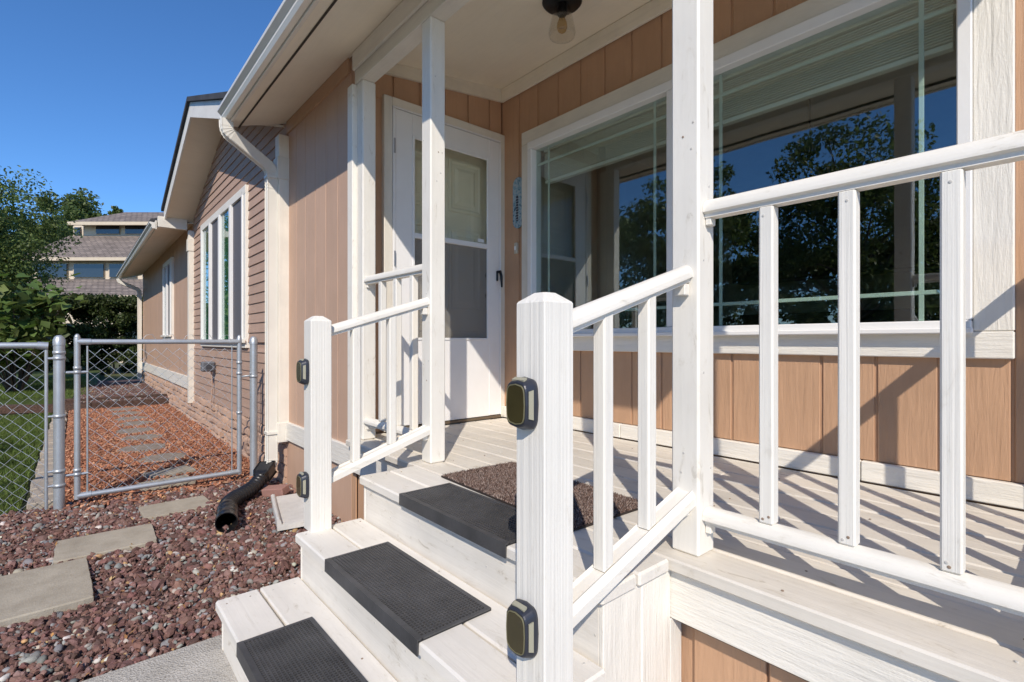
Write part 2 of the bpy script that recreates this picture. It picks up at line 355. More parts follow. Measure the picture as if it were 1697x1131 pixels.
# paving stones
k = NT('paver_concrete'); v = k.coords()
k.link(k.ramp(k.noise(v, 7, 6, 0.7), [(0.3, (0.30, 0.26, 0.20)), (0.7, (0.44, 0.395, 0.315))]), k.b.inputs['Base Color']); k.b.inputs['Roughness'].default_value = 0.9
k.link(k.bump(k.noise(v, 120, 5), 0.002, 1.0), k.b.inputs['Normal']); PAVER = k.m
def worn_slab(a, b, h, seed):
    r_ = random.Random(seed); n = 11; out = []
    for (p, q) in (((-a/2, -b/2), (a/2, -b/2)), ((a/2, -b/2), (a/2, b/2)), ((a/2, b/2), (-a/2, b/2)), ((-a/2, b/2), (-a/2, -b/2))):
        for j in range(n): t = j/n; c_ = 0.010 if j == 0 else 0.0; out.append((p[0] + (q[0]-p[0])*t, p[1] + (q[1]-p[1])*t, 1 - c_*2 - r_.random()*0.010))
    m = MB(); m.loft([[(x*k_, y*k_, -0.03) for x, y, k_ in out], [(x*k_, y*k_, h - 0.007) for x, y, k_ in out], [(x*k_*0.985, y*k_*0.985, h) for x, y, k_ in out]]); return m
plab = ['rectangular grey paving slab at the left edge of the gravel', 'middle grey paving slab in the gravel between two others', 'grey paving slab in the gravel just in front of the gate']
for ((cx, cy), a, b, rz, h), lb in zip(PAVERS, plab):
    o = worn_slab(a, b, h + 0.008, cx).build('paving_slab', PAVER, None, (0, 0, 0))
    o.location = (cx, cy, 0.007); o.rotation_euler.z = R(rz); tag(o, lb, 'paving slab', 'rectangular slabs in the gravel')
for cx, cy, a, b, rz, lb in [(-4.98, 0.56, 0.26, 0.36, 8, 'half buried grey slab lying right under the gate bottom rail'), (-5.38, 0.63, 0.22, 0.34, 14, 'grey slab half covered in mulch just behind the gate')]:
    o = worn_slab(a, b, 0.04, cx).build('paving_slab', PAVER, None, (0, 0, 0))
    o.location = (cx, cy, 0.008); o.rotation_euler.z = R(rz); tag(o, lb, 'paving slab')
k = NT('weathered_step'); v = k.coords()
k.link(k.ramp(k.noise(v, 22, 6, 0.75), [(0.3, (0.15, 0.12, 0.095)), (0.7, (0.34, 0.29, 0.24))]), k.b.inputs['Base Color']); k.b.inputs['Roughness'].default_value = 0.95
k.link(k.bump(k.noise(v, 90, 5), 0.004, 1.0), k.b.inputs['Normal']); STEP = k.m
ords = ['nearest', 'second', 'third', 'fourth', 'fifth', 'sixth', 'seventh', 'farthest']
for i, (cx, cy, r) in enumerate(ROUND):
    rr = [r * (1 + 0.05*math.sin(3*a + i) + 0.03*math.sin(7*a)) for a in [2*math.pi*j/26 for j in range(26)]]
    ring = [(cx + rr[j]*math.cos(2*math.pi*j/26), cy + rr[j]*math.sin(2*math.pi*j/26)) for j in range(26)]
    m = MB(); m.loft([[(a, b, 0.0) for a, b in ring], [(a, b, 0.042) for a, b in ring], [(cx + (a-cx)*0.93, cy + (b-cy)*0.93, 0.052) for a, b in ring]])
    tag(m.build('stepping_stone', STEP), 'round stepping stone in the bark mulch, %s from the gate' % ords[i], 'stepping stone', 'round stepping stones in the mulch')
# edging bricks along the lawn, timbers across the path
EDGEB = plain('edging_brick', (0.42, 0.36, 0.29), 0.9, bump=0.003, bscale=40, var=0.25)
er = thing('brick_edging', (-7.7, -0.2, 0.0), 'row of pale edging bricks between lawn and bark mulch', 'edging')
xx = -4.92; i = 0
while xx > -10.9:
    w = 0.20 + 0.02*math.sin(i*2.3); o = piece('brick', -w/2, w/2, -0.075, 0.075, -0.03, 0.05 + 0.01*((i*7) % 3), EDGEB, None, 0.008)
    o.parent = er; o.location = Vector((xx - w/2, -0.19 + 0.014*math.sin(i*1.7), 0.012)) - wloc(er); o.rotation_euler.z = 0.06*math.sin(i*3.1); xx -= w + 0.012; i += 1
k = NT('old_timber'); v = k.coords((2, 40, 40))
k.link(k.ramp(k.noise(v, 1, 5, 0.7), [(0.3, (0.03, 0.016, 0.012)), (0.7, (0.13, 0.075, 0.055))]), k.b.inputs['Base Color']); k.b.inputs['Roughness'].default_value = 0.95
k.link(k.bump(k.noise(v, 1, 5), 0.01, 1.0), k.b.inputs['Normal']); TIMBER = k.m
for a, b, z0, z1, lb in [((-12.4, -1.9), (-11.25, 0.22), 0.0, 0.13, 'dark timber edging the raised ground left of the path'), ((-11.22, 0.2), (-11.18, 1.36), 0.0, 0.15, 'dark timber step across the mulch path'), ((-11.52, -0.3), (-11.5, 1.30), 0.10, 0.20, 'upper dark timber behind the step across the path')]:
    a = Vector((*a, 0)); b = Vector((*b, 0)); d = (b-a).normalized(); nrm = Vector((-d.y, d.x, 0))*0.07
    m = MB(); N = 8; rings = []
    for q in range(N+1):
        p = a.lerp(b, q/N); j = 0.008*math.sin(q*2.1)
        rings.append([p - nrm + Vector((0,0,z0)), p + nrm + Vector((0,0,z0)), p + nrm*(1+j) + Vector((0,0,z1+j)), p - nrm*(1-j) + Vector((0,0,z1-j))])
    tag(m.loft(rings).build('landscape_timber', TIMBER, bevel=0.0), lb, 'timber')

# ------------------------------------------------------------------ the house
house = thing('house', (-6.0, 3.0, 0.0), 'tan single storey house with cream trim and gutters', 'house')
# --- window wall: boards with grooves between
def boards(x_lo, x_hi, y, z0, z1, parent, start, pitch=0.2065, gap=0.012, thick=0.0075, holes=(), m=None):
    """vertical siding boards on a wall facing the front; holes are (x0, x1, z0, z1)"""
    m = m or tan(); e = start
    while e > x_lo: e -= pitch
    while e < x_hi:
        a = max(e + gap/2, x_lo); b = min(e + pitch - gap/2, x_hi); e += pitch
        if b - a < 0.012: continue
        cuts = [(h[2], h[3]) for h in holes if a < h[1] - 0.002 and b > h[0] + 0.002 and a >= h[0] - 0.15 and b <= h[1] + 0.15]
        zz = [(z0, z1)]
        for c0, c1 in cuts: zz = [(s, t) for (p, q) in zz for (s, t) in ((p, min(q, c0)), (max(p, c1), q)) if t - s > 0.02]
        for p, q in zz: piece('siding_board', a, b, y - thick, y, p, q, m, parent, 0.0025)
W0, W1, WZ0, WZ1 = -2.755, -0.285, 1.195, 2.70            # rough opening of the picture window
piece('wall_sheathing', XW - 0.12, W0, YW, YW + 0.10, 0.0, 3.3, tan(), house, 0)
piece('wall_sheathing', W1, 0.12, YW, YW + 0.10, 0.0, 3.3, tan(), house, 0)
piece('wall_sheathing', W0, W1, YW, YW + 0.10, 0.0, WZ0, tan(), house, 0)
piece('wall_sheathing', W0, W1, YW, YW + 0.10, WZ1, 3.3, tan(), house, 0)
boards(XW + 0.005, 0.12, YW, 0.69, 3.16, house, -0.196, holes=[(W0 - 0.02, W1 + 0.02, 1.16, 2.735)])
for a, b in ((XW + 0.002, -1.92), (-1.917, -0.66), (-0.657, 0.12)): piece('baseboard', a, b, YW - 0.034, YW - 0.004, DECK + 0.002, 0.688, rough_white('x'), house, 0.004)
m = MB(); m.loft([[(xx_, YW + 0.101, 0.0), (xx_, 6.5, 0.0), (xx_, 6.5, 4.79), (xx_, YW + 0.101, 3.49)] for xx_ in (0.121, 0.15)]); m.build('end_wall', tan(), house)
# --- door wall (faces +X): boards round the door
piece('wall_sheathing', XW - 0.10, XW - 0.012, 1.40, 1.60, 0.0, 3.3, tan(), house, 0)
piece('wall_sheathing', XW - 0.10, XW - 0.012, 1.60, 2.555, 2.76, 3.3, tan(), house, 0)
e = 1.412
while e < 2.55:
    a, b = e, min(e + 0.19, 2.558)
    if b <= 1.56: piece('siding_board', XW - 0.012, XW, a, b, DECK, 3.2, tan(), house, 0.0025)
    else: piece('siding_board', XW - 0.012, XW, max(a, 1.405), b, 2.80, 3.2, tan(), house, 0.0025)
    e += 0.2065
piece('siding_board', XW - 0.012, XW, 1.405, 1.555, DECK, 2.80, tan(), house, 0.0025)
# --- left front wall
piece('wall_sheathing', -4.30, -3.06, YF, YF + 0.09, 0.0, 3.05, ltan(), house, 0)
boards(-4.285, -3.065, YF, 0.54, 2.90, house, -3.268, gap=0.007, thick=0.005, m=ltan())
piece('frieze_board', -4.285, -3.063, YF - 0.022, YF - 0.002, 2.88, 2.975, paint('tan_frieze', sc(TAN, 0.95), 'x', 0.001), house, 0.002)
piece('skirt_trim', -4.285, -3.0, YF - 0.028, YF - 0.001, 0.402, 0.545, rough_white('x'), house, 0.003)
boards(-4.285, -3.0, YF + 0.012, 0.0, 0.400, house, -3.30, gap=0.008, thick=0.010)
piece('corner_post', -3.062, -2.987, YF - 0.026, 1.40, 0.545, 2.785, white('z'), house, 0.004)
# --- lap siding gable wall with a pilaster at each end
GX0, GX1, PKX = -8.60, -4.30, -6.52
def rake(x): return 3.70 - 0.345*abs(x - PKX)
m = MB(); m.loft([[(GX0, YF, 0), (GX1, YF, 0), (GX1, YF, rake(GX1)), (PKX, YF, rake(PKX)), (GX0, YF, rake(GX0))], [(GX0, YF + 0.09, 0), (GX1, YF + 0.09, 0), (GX1, YF + 0.09, rake(GX1)), (PKX, YF + 0.09, rake(PKX)), (GX0, YF + 0.09, rake(GX0))]])
m.build('wall_sheathing', lap(), house)
LW = (-7.88, -5.50, 1.13, 2.75)                            # window casing on the lap wall
def lap_course(x0, x1, x0t, x1t, z0, z1):
    m = MB(); yb, yt = YF - 0.020, YF - 0.009
    m.add([(x0, yb, z0), (x1, yb, z0), (x1t, yt, z1), (x0t, yt, z1), (x0, YF - 0.001, z0), (x1, YF - 0.001, z0), (x1t, YF - 0.001, z1), (x0t, YF - 0.001, z1)], [(0,1,2,3), (4,7,6,5), (0,4,5,1), (3,2,6,7), (0,3,7,4), (1,5,6,2)])
    return m.build('lap_board', lap(), house)
z = 0.44
while z < 3.66:
    z1 = z + 0.100
    def lim(zz): return (GX0, GX1 - 0.001) if zz < rake(GX0) else (PKX - (3.70 - zz)/0.345, min(GX1 - 0.001, PKX + (3.70 - zz)/0.345))
    a, b = lim(z); at_, bt = lim(z1)
    if z1 > 3.69: break
    if z1 > LW[2] + 0.02 and z < LW[3] - 0.02:
        if LW[2] < z < LW[3]: lap_course(a, LW[0] + 0.02, at_, LW[0] + 0.02, z, z1); lap_course(LW[1] - 0.02, b, LW[1] - 0.02, bt, z, z1)
        else: lap_course(a, b, at_, bt, z, min(z1, 1.128) if z < 1.13 else z1)
    else: lap_course(a, b, at_, bt, z, z1)
    z += 0.0935
for px in (-4.375, -8.66):
    piece('pilaster', px, px + 0.10, YF - 0.082, YF - 0.001, 0.54 if px > -5 else 0.30, 2.86 if px > -5 else 2.80, trim('z'), house, 0.003)
    piece('pilaster_cap', px - 0.008, px + 0.108, YF - 0.094, YF - 0.002, 2.50, 2.68, trim('z'), house, 0.004)
    if px > -5: piece('pilaster_foot', px - 0.004, px + 0.104, YF - 0.090, YF - 0.002, 0.385, 0.545, trim('z'), house, 0.004)
# faux stone skirting courses under the lap siding
SKIRT = plain('skirting_stone', (0.47, 0.315, 0.23), 0.9, bump=0.005, bscale=14, var=0.1)
SZ = [-0.03, 0.085, 0.175, 0.255, 0.345, 0.438]
for lev in range(5):
    x = -4.34; q = lev*1.7
    while x > -16.0:
        w = 0.75 + 0.4*math.sin(q*1.9 + lev*1.3); x1 = max(x - w, -16.1); z0, z1 = SZ[lev], SZ[lev+1]; n = 9; h = z1 - z0; out = 0.030 + 0.016*math.sin(q*2.7 + lev)
        rings = []
        for j in range(n+1):
            wv = 0.010*math.sin(j*1.3 + q*2.1); t = 0.012*math.sin(j*2.9 + q*1.7)
            rings.append([(x + (x1 - x)*j/n, YF + a, z0 + b + wv*cw) for a, b, cw in ((0.0, 0.0, 0.5), (-out*0.75, 0.004, 1), (-out - t, h*0.30, 1), (-out*0.9 - t, h*0.72, 1), (-out*0.45, h*0.93, 1), (0.0, h*0.95, 0.5))])
        MB().loft(rings, False).build('skirting_block', SKIRT, house); x = x1 - 0.004; q += 1
# --- far wing
FX0, FX1 = -16.1, -8.64
piece('wall_sheathing', FX0, FX1, YF, YF + 0.09, 0.0, 2.98, ltan(), house, 0)
boards(FX0, FX1 - 0.02, YF, 0.66, 2.95, house, -9.0, gap=0.007, thick=0.005, m=ltan(), holes=[(-11.8, -10.62, 1.25, 2.68)])
piece('skirt_trim', FX0, -8.67, YF - 0.03, YF - 0.001, 0.47, 0.66, rough_white('x'), house, 0.003)
# --- windows of the left walls
def side_window(x0, x1, z0, z1, n, screens, cw, lit):
    w = part_group('window', ((x0+x1)/2, YF, z0), house); yb = YF - 0.045
    piece('casing', x0, x1, yb, YF - 0.0005, z1 - cw, z1, white('x'), w, 0.003)
    piece('casing', x0, x1, yb, YF - 0.0005, z0, z0 + cw, white('x'), w, 0.003)
    piece('casing', x0, x0 + cw, yb + 0.001, YF - 0.0005, z0 + cw, z1 - cw, white('z'), w, 0.003)
    piece('casing', x1 - cw, x1, yb + 0.001, YF - 0.0005, z0 + cw, z1 - cw, white('z'), w, 0.003)
    piece('sill', x0 - 0.02, x1 + 0.02, YF - 0.075, yb - 0.001, z0 + cw - 0.035, z0 + cw - 0.002, white('x'), w, 0.003)
    piece('dark_room', x0 + cw, x1 - cw, YF - 0.012, YF - 0.0105, z0 + cw, z1 - cw, plain('dark_interior', (0.02, 0.022, 0.022), 0.9), w, 0)  # near-black sheet stands in for the shade of the unlit room
    a, b = x0 + cw, x1 - cw; s = (b - a)/n
    for i in range(n):
        p, q = a + i*s, a + (i+1)*s
        piece('sash', p, p + 0.035, YF - 0.055, YF - 0.020, z0 + cw, z1 - cw, VINYL, w, 0.003)
        piece('sash', q - 0.035, q, YF - 0.0551, YF - 0.020, z0 + cw, z1 - cw, VINYL, w, 0.003)
        if i in screens: piece('insect_screen', p + 0.035, q - 0.035, YF - 0.0255, YF - 0.0245, z0 + cw, z1 - cw, screen('window_screen', (0.16, 0.155, 0.17), 0.75), w, 0)
        else:
            m = MB(); NN = 26; zz0, zz1 = z0 + cw, z1 - cw
            rows = [[(p + 0.035 + (q-p-0.07)*j/NN, YF - 0.0145 + 0.002*math.sin(j*1.9), zz) for j in range(NN+1)] for zz in (zz0, zz1)]
            vs_ = rows[0] + rows[1]; m.add(vs_, [(j, j+1, NN+2+j, NN+1+j) for j in range(NN)], True)
            if lit: m.build('curtain', plain('green_curtain', (0.08, 0.30, 0.15), 0.8, var=0.3), w)
            piece('pane', p + 0.035, q - 0.035, YF - 0.028, YF - 0.024, zz0, zz1, GLASS, w, 0)
    return w
w = side_window(*LW, 4, (1, 3), 0.085, True); w['label'] = 'wide four pane window with green curtains'
w = side_window(-11.8, -10.62, 1.22, 2.68, 2, (1,), 0.09, False); w['label'] = 'narrow looking window on the far wing'
# grey vent box on the lap wall
vb = part_group('wall_vent', (-7.15, YF, 0.89), house)
GREYP = plain('grey_plastic', (0.16, 0.165, 0.18), 0.5)
piece('cover', -7.13, -7.02, YF - 0.165, YF - 0.022, 0.828, 0.950, GREYP, vb, 0.014)
piece('bezel', -7.019, -7.012, YF - 0.150, YF - 0.040, 0.842, 0.936, plain('mid_grey_plastic', (0.11, 0.115, 0.13), 0.5), vb, 0.003)
piece('grille', -7.0115, -7.006, YF - 0.125, YF - 0.065, 0.860, 0.918, plain('dark_grey_plastic', (0.05, 0.052, 0.06), 0.5), vb, 0.002)
MB().tube([(-7.07, YF - 0.06, 0.83), (-7.08, YF - 0.045, 0.65), (-7.12, YF - 0.06, 0.40)], 0.008, 6).build('cable', lap(), vb)

# --- roofs, soffits, fascia, gutters
SHING = plain('dark_shingle', (0.055, 0.056, 0.065), 0.9, bump=0.004, bscale=50, var=0.4)
XE = 0.31
def slab(name, pts, th, mat, up=(0, 0, 1)):
    u = Vector(up)*th; m = MB(); m.loft([[Vector(p) for p in pts], [Vector(p) + u for p in pts]]); return m.build(name, mat, house)
slab('roof', [(-4.33, 0.83, 2.935), (XE, 0.83, 2.935), (XE, 6.5, 4.80), (-4.33, 6.5, 4.80)], 0.045, SHING)
slab('roof', [(-16.5, 0.80, 2.90), (-8.79, 0.80, 2.90), (-8.79, 6.5, 4.77), (-16.5, 6.5, 4.77)], 0.04, SHING)
slab('roof_deck', [(-4.34, 0.86, 2.91), (XE - 0.02, 0.86, 2.91), (XE - 0.02, 2.6, 3.48), (-4.34, 2.6, 3.48)], 0.02, soff('x'))
slab('soffit', [(-4.34, 0.955, 2.865), (XE - 0.03, 0.955, 2.865), (XE - 0.03, 1.305, 2.982), (-4.34, 1.305, 2.982)], 0.012, soff('x'))
slab('soffit', [(-4.34, 0.885, 2.848), (XE - 0.03, 0.885, 2.848), (XE - 0.03, 0.948, 2.855), (-4.34, 0.948, 2.855)], 0.012, soff('x'))
piece('sub_fascia', -4.34, XE - 0.03, 0.948, 0.957, 2.848, 2.90, plain('gap_shade', (0.05, 0.04, 0.03), 0.9), house, 0)  # dark strip paints the shade in the gap between the soffit boards
piece('fascia', -4.34, XE - 0.02, 0.868, 0.888, 2.835, 2.93, trim('x'), house, 0.002)
# porch ceiling with its crown trim
slab('porch_ceiling', [(XW - 0.01, 1.385, 3.03), (XE - 0.03, 1.385, 3.03), (XE - 0.03, 2.59, 3.195), (XW - 0.01, 2.59, 3.195)], 0.012, soff('x'))
piece('crown_trim', XW + 0.022, 0.13, YW - 0.034, YW - 0.013, 3.082, 3.186, paint('crown_paint', (0.87, 0.80, 0.66), 'x', 0.0004), house, 0.004)
m = MB(); m.loft([[(XW + 0.001, 1.41, 2.955), (XW + 0.021, 1.41, 2.955), (XW + 0.021, 1.41, 3.032), (XW + 0.001, 1.41, 3.032)], [(XW + 0.001, 2.556, 3.092), (XW + 0.021, 2.556, 3.092), (XW + 0.021, 2.556, 3.19), (XW + 0.001, 2.556, 3.19)]])
m.build('crown_trim', paint('crown_paint', (0.84, 0.76, 0.62), 'y', 0.0004), house)
piece('rake_fascia', XE - 0.02, XE + 0.002, 0.87, 1.30, 2.86, 2.95, trim('y'), house, 0.002)
m = MB(); m.loft([[(XE - 0.025, 1.30, 2.96), (XE, 1.30, 2.96), (XE, 1.30, 3.08), (XE - 0.025, 1.30, 3.08)], [(XE - 0.025, 2.6, 3.14), (XE, 2.6, 3.14), (XE, 2.6, 3.50), (XE - 0.025, 2.6, 3.50)]]); m.build('rake_fascia', trim('y'), house)
# beam on the porch posts: two stepped boards in front, flat underside
piece('beam', -3.0, XE - 0.03, 1.305, 1.392, 2.788, 3.028, trim('x'), house, 0.003)
piece('beam_face', -2.995, XE - 0.035, 1.286, 1.304, 2.865, 2.975, trim('x'), house, 0.004)
# gable over the lap siding
YR = 0.95
def gab(name, y0, y1, off, th, mat, x0=-8.72, x1=-4.37):
    m = MB(); zt = lambda x: 3.70 - 0.345*abs(x - PKX) + off
    P = lambda y: [(x0, y, zt(x0)), (PKX, y, zt(PKX)), (x1, y, zt(x1)), (x1, y, zt(x1) + th), (PKX, y, zt(PKX) + th), (x0, y, zt(x0) + th)]
    m.loft([P(y0), P(y1)], caps=False)
    for y, fl in ((y0, 1), (y1, 0)):
        p = P(y); fs = [(0, 1, 4, 5), (1, 2, 3, 4)]; m.add(p, fs if fl else [f[::-1] for f in fs])
    return m.build(name, mat, house)
gab('gable_soffit', YR + 0.022, YF + 0.005, 0.0, 0.015, soff('y'))
gab('rake_board', YR, YR + 0.021, -0.035, 0.165, white('x'))
gab('roof', YR - 0.03, 6.4, 0.132, 0.05, SHING, -8.76, -4.365)
piece('eave_return', -8.712, -8.645, 0.872, YF - 0.085, 2.815, 2.965, trim('y'), house, 0.003)
# far wing eave
slab('soffit', [(-16.45, 0.86, 2.80), (-8.68, 0.86, 2.80), (-8.68, 1.305, 2.93), (-16.45, 1.305, 2.93)], 0.012, soff('x'))
piece('fascia', -16.45, -8.66, 0.845, 0.862, 2.775, 2.90, trim('x'), house, 0.002)
def gutter(x0, x1, yb, zb, parent):
    g = part_group('gutter', ((x0+x1)/2, yb, zb), parent)
    # K-style profile (y, z): back top, back bottom, bottom, belly, lip
    pr = [(0.0, 0.085), (0.0, 0.0), (-0.032, 0.0), (-0.044, 0.022), (-0.040, 0.045), (-0.066, 0.070), (-0.066, 0.090), (-0.058, 0.090), (-0.058, 0.074), (-0.034, 0.050), (-0.036, 0.024), (-0.028, 0.006), (-0.004, 0.006), (-0.004, 0.085)]
    m = MB(); m.loft([[(x, yb + a, zb + b) for a, b in pr] for x in (x0, x1)]); m.build('trough', GUTTER, g)
    out = [(0.0, 0.085), (0.0, 0.0), (-0.032, 0.0), (-0.044, 0.022), (-0.040, 0.045), (-0.066, 0.070), (-0.066, 0.090)]
    for xx in (x0 - 0.003, x1 + 0.001):
        m = MB(); m.loft([[(xx + d, yb + a, zb + b) for a, b in out] for d in (0, 0.002)]); m.build('end_cap', GUTTER, g)
    return g
gutter(-4.30, XE, 0.866, 2.848, house); gutter(-16.45, -8.66, 0.843, 2.785, house)
def rect_ring(c, t, w, h, ref):
    t = t.normalized(); s = t.cross(ref).normalized(); u = s.cross(t).normalized(); r = 0.15
    pts = []
    for sx, sy in ((-1,-1),(1,-1),(1,1),(-1,1)):
        for a, b in ((1-r, 1), (1, 1-r)) if sx*sy > 0 else ((1, 1-r), (1-r, 1)): pts.append(c + s*(sx*a*w/2) + u*(sy*b*h/2))
    return pts
def downspout(path, w, h, parent, ref, foot=True):
    d = part_group('downspout', path[-1], parent); path = [Vector(p) for p in path]
    P = [path[0]]
    for i in range(1, len(path)-1):
        a, b, c = path[i-1], path[i], path[i+1]; l = min(0.10, (b-a).length*0.42, (c-b).length*0.42)
        p, q = b + (a-b).normalized()*l, b + (c-b).normalized()*l
        for k_ in range(9): t = k_/8; P.append(p*(1-t)**2 + b*2*t*(1-t) + q*t*t)
    P.append(path[-1]); rings = []
    for i, p in enumerate(P):
        t = P[min(i+1, len(P)-1)] - P[max(i-1, 0)]
        crimp = 1.0 if i in (0, len(P)-1) else (1.03 if i % 2 else 0.965) if any((p - Vector(q)).length < 0.13 for q in path[1:-1]) else 1.0
        rings.append(rect_ring(p, t, w*crimp, h*crimp, ref))
    MB().loft(rings, False).build('pipe', GUTTER, d)
    return d
REF = Vector((1, 0.0, 0.02))
ds = downspout([(-4.235, 0.845, 2.85), (-4.235, 0.85, 2.76), (-4.325, 1.185, 2.58), (-4.325, 1.187, 2.45), (-4.325, 1.187, 0.22), (-4.32, 1.13, 0.14)], 0.085, 0.068, house, REF)
for zz in (2.50, 0.455): piece('strap', -4.375, -4.285, 1.142, 1.233, zz, zz + 0.022, GUTTER, ds, 0.001)
downspout([(-16.15, 0.81, 2.78), (-16.15, 0.83, 2.70), (-16.12, 1.22, 2.52), (-16.12, 1.24, 2.4), (-16.12, 1.24, 0.2)], 0.09, 0.07, house, REF)

# --- picture window of the porch
pw = part_group('window', (-1.5, YW, 1.14), house); pw['label'] = 'large two sash picture window behind the porch rail'
yb = YW - 0.036
piece('casing', -2.825, -0.190, yb, YW - 0.0005, 2.665, 2.762, trim('x'), pw, 0.004)
piece('casing', -2.825, -0.190, yb - 0.003, YW - 0.0005, 1.135, 1.235, rough_white('x'), pw, 0.004)
piece('casing', -2.825, -2.745, yb, YW - 0.0005, 1.236, 2.664, trim('z'), pw, 0.004)
piece('casing', -0.300, -0.190, yb, YW - 0.0005, 1.236, 2.664, rough_white('z'), pw, 0.004)
fy0, fy1 = YW - 0.052, YW + 0.05
piece('frame', -2.744, -0.301, fy0, fy1, 2.610, 2.664, VINYL, pw, 0.004); piece('frame', -2.744, -0.301, fy0 - 0.012, fy1, 1.236, 1.278, VINYL, pw, 0.004)
piece('frame', -2.744, -2.700, fy0, fy1, 1.279, 2.609, VINYL, pw, 0.004); piece('frame', -0.345, -0.301, fy0, fy1, 1.279, 2.609, VINYL, pw, 0.004)
piece('mullion', -1.585, -1.415, fy0, fy1, 1.279, 2.609, VINYL, pw, 0.004)
piece('sill_ledge', -2.75, -0.295, YW - 0.088, fy0 - 0.0125, 1.228, 1.250, VINYL, pw, 0.004)
GRID = plain('grille_bar', (0.66, 0.72, 0.68), 0.45, var=0.03)
for a, b in ((-2.699, -1.586), (-1.414, -0.346)):
    s = part_group('sash', ((a+b)/2, YW, 1.28), pw)
    for xx in (a + 0.115, b - 0.115): piece('grille_bar', xx - 0.009, xx + 0.009, YW + 0.011, YW + 0.018, 1.279, 2.609, GRID, s, 0.002)
    for zz in (1.395, 2.50): piece('grille_bar', a, b, YW + 0.0105, YW + 0.0185, zz - 0.009, zz + 0.009, GRID, s, 0.002)
    piece('pane', a, b, YW + 0.000, YW + 0.004, 1.279, 2.609, GLASS, s, 0)
# the room behind it
ROOM = plain('room_paint', (0.55, 0.50, 0.43), 0.8); DARKW = plain('dark_cabinet', (0.05, 0.03, 0.022), 0.5)
rm = part_group('room', (-1.5, 4.5, 0.6), house)
piece('room_floor', XW - 0.1, 0.12, YW + 0.10, 6.4, 0.45, 0.60, plain('room_carpet', (0.14, 0.12, 0.10), 0.95), rm, 0)
piece('room_ceiling', XW - 0.1, 0.12, YW + 0.10, 6.4, 3.1, 3.2, ROOM, rm, 0)
piece('room_wall', XW - 0.2, 0.12, 6.4, 6.5, 0.45, 3.2, ROOM, rm, 0)
piece('room_wall', XW - 0.2, XW - 0.1, YW + 0.10, 6.4, 0.45, 3.2, ROOM, rm, 0); piece('room_wall', 0.02, 0.12, YW + 0.10, 6.4, 0.45, 3.2, ROOM, rm, 0)
piece('cabinet', -2.9, -0.6, 5.8, 6.395, 0.61, 1.5, DARKW, rm, 0.01); piece('cabinet', -2.9, -0.6, 6.05, 6.39, 1.9, 2.8, DARKW, rm, 0.01)
for a, b, lb in ((-2.68, -1.60, 'raised pale blind behind the left sash of the picture window'), (-1.40, -0.36, 'raised pale blind behind the right sash of the picture window')):
    bl = thing('window_blind', ((a+b)/2, YW + 0.08, 2.40), lb, 'blind', 'raised blinds in the picture window')
    BL = plain('blind_white', (0.85, 0.83, 0.77), 0.6)
    piece('headrail', a, b, YW + 0.055, YW + 0.105, 2.60, 2.655, BL, bl, 0.003)
    for i in range(17): piece('slat', a + 0.01, b - 0.01, YW + 0.056, YW + 0.104, 2.395 + i*0.0115, 2.3985 + i*0.0115, BL, bl, 0)
    piece('bottom_rail', a + 0.01, b - 0.01, YW + 0.06, YW + 0.10, 2.365, 2.388, BL, bl, 0.003)
ch = thing('chandelier', (-1.45, 4.3, 2.4), 'small bronze chandelier hanging in the room behind the window', 'chandelier')
BRZ = plain('bronze', (0.05, 0.025, 0.015), 0.4, 0.6)
MB().tube([(-1.45, 4.3, 3.1), (-1.45, 4.3, 2.55)], 0.008, 6).build('stem', BRZ, ch)
MB().lathe((-1.45, 4.3, 2.45), [(0.005, -0.05), (0.03, -0.02), (0.045, 0.03), (0.02, 0.08), (0.008, 0.12)], 12).build('body', BRZ, ch)
for i in range(5):
    a = i*2*math.pi/5; m = MB(); m.tube([(-1.45 + r*math.cos(a), 4.3 + r*math.sin(a), z) for r, z in ((0.03, 2.45), (0.10, 2.41), (0.18, 2.42), (0.22, 2.47))], 0.008, 6)
    m.lathe((-1.45 + 0.22*math.cos(a), 4.3 + 0.22*math.sin(a), 2.47), [(0.02, 0.0), (0.045, 0.06), (0.055, 0.10)], 10); m.build('arm', BRZ, ch)

# --- entrance: entry door behind a storm door
ed = part_group('entry_door', (XW - 0.07, 2.06, 0.63), house); CREAM = plain('cream_door', (0.82, 0.75, 0.60), 0.5, var=0.04)
piece('slab', XW - 0.135, XW - 0.098, 1.61, 2.55, 0.63, 2.74, CREAM, ed, 0.002)
for (a, b) in ((1.72, 2.03), (2.12, 2.43)):
    for (p, q) in ((0.80, 1.30), (1.42, 2.06), (2.18, 2.58)):
        m = MB(); f = XW - 0.0975
        R4 = lambda i, dx: [(f + dx, a + i, p + i), (f + dx, b - i, p + i), (f + dx, b - i, q - i), (f + dx, a + i, q - i)]
        m.loft([R4(0, -0.004), R4(0.0, 0.008), R4(0.02, 0.010), R4(0.035, 0.002), R4(0.06, 0.002), R4(0.085, 0.010)]); m.build('raised_panel', CREAM, ed)
for yy, zz in ((2.47, 1.56), (2.47, 1.72)): MB().lathe((XW - 0.06, yy, zz), [(0.0, -0.02), (0.025, -0.012), (0.025, 0.012), (0.0, 0.02)], 12).build('knob', plain('dark_bronze', (0.06, 0.05, 0.04), 0.4, 0.7), ed)
dc = part_group('door_casing', (XW, 2.05, 0.6), house); cx0 = XW - 0.0005
piece('jamb', cx0 - 0.09, XW + 0.034, 1.530, 1.590, DECK + 0.001, 2.825, trim('z'), dc, 0.004)
piece('jamb', cx0 - 0.09, XW + 0.034, 2.522, 2.5695, DECK + 0.001, 2.825, trim('z'), dc, 0.004)
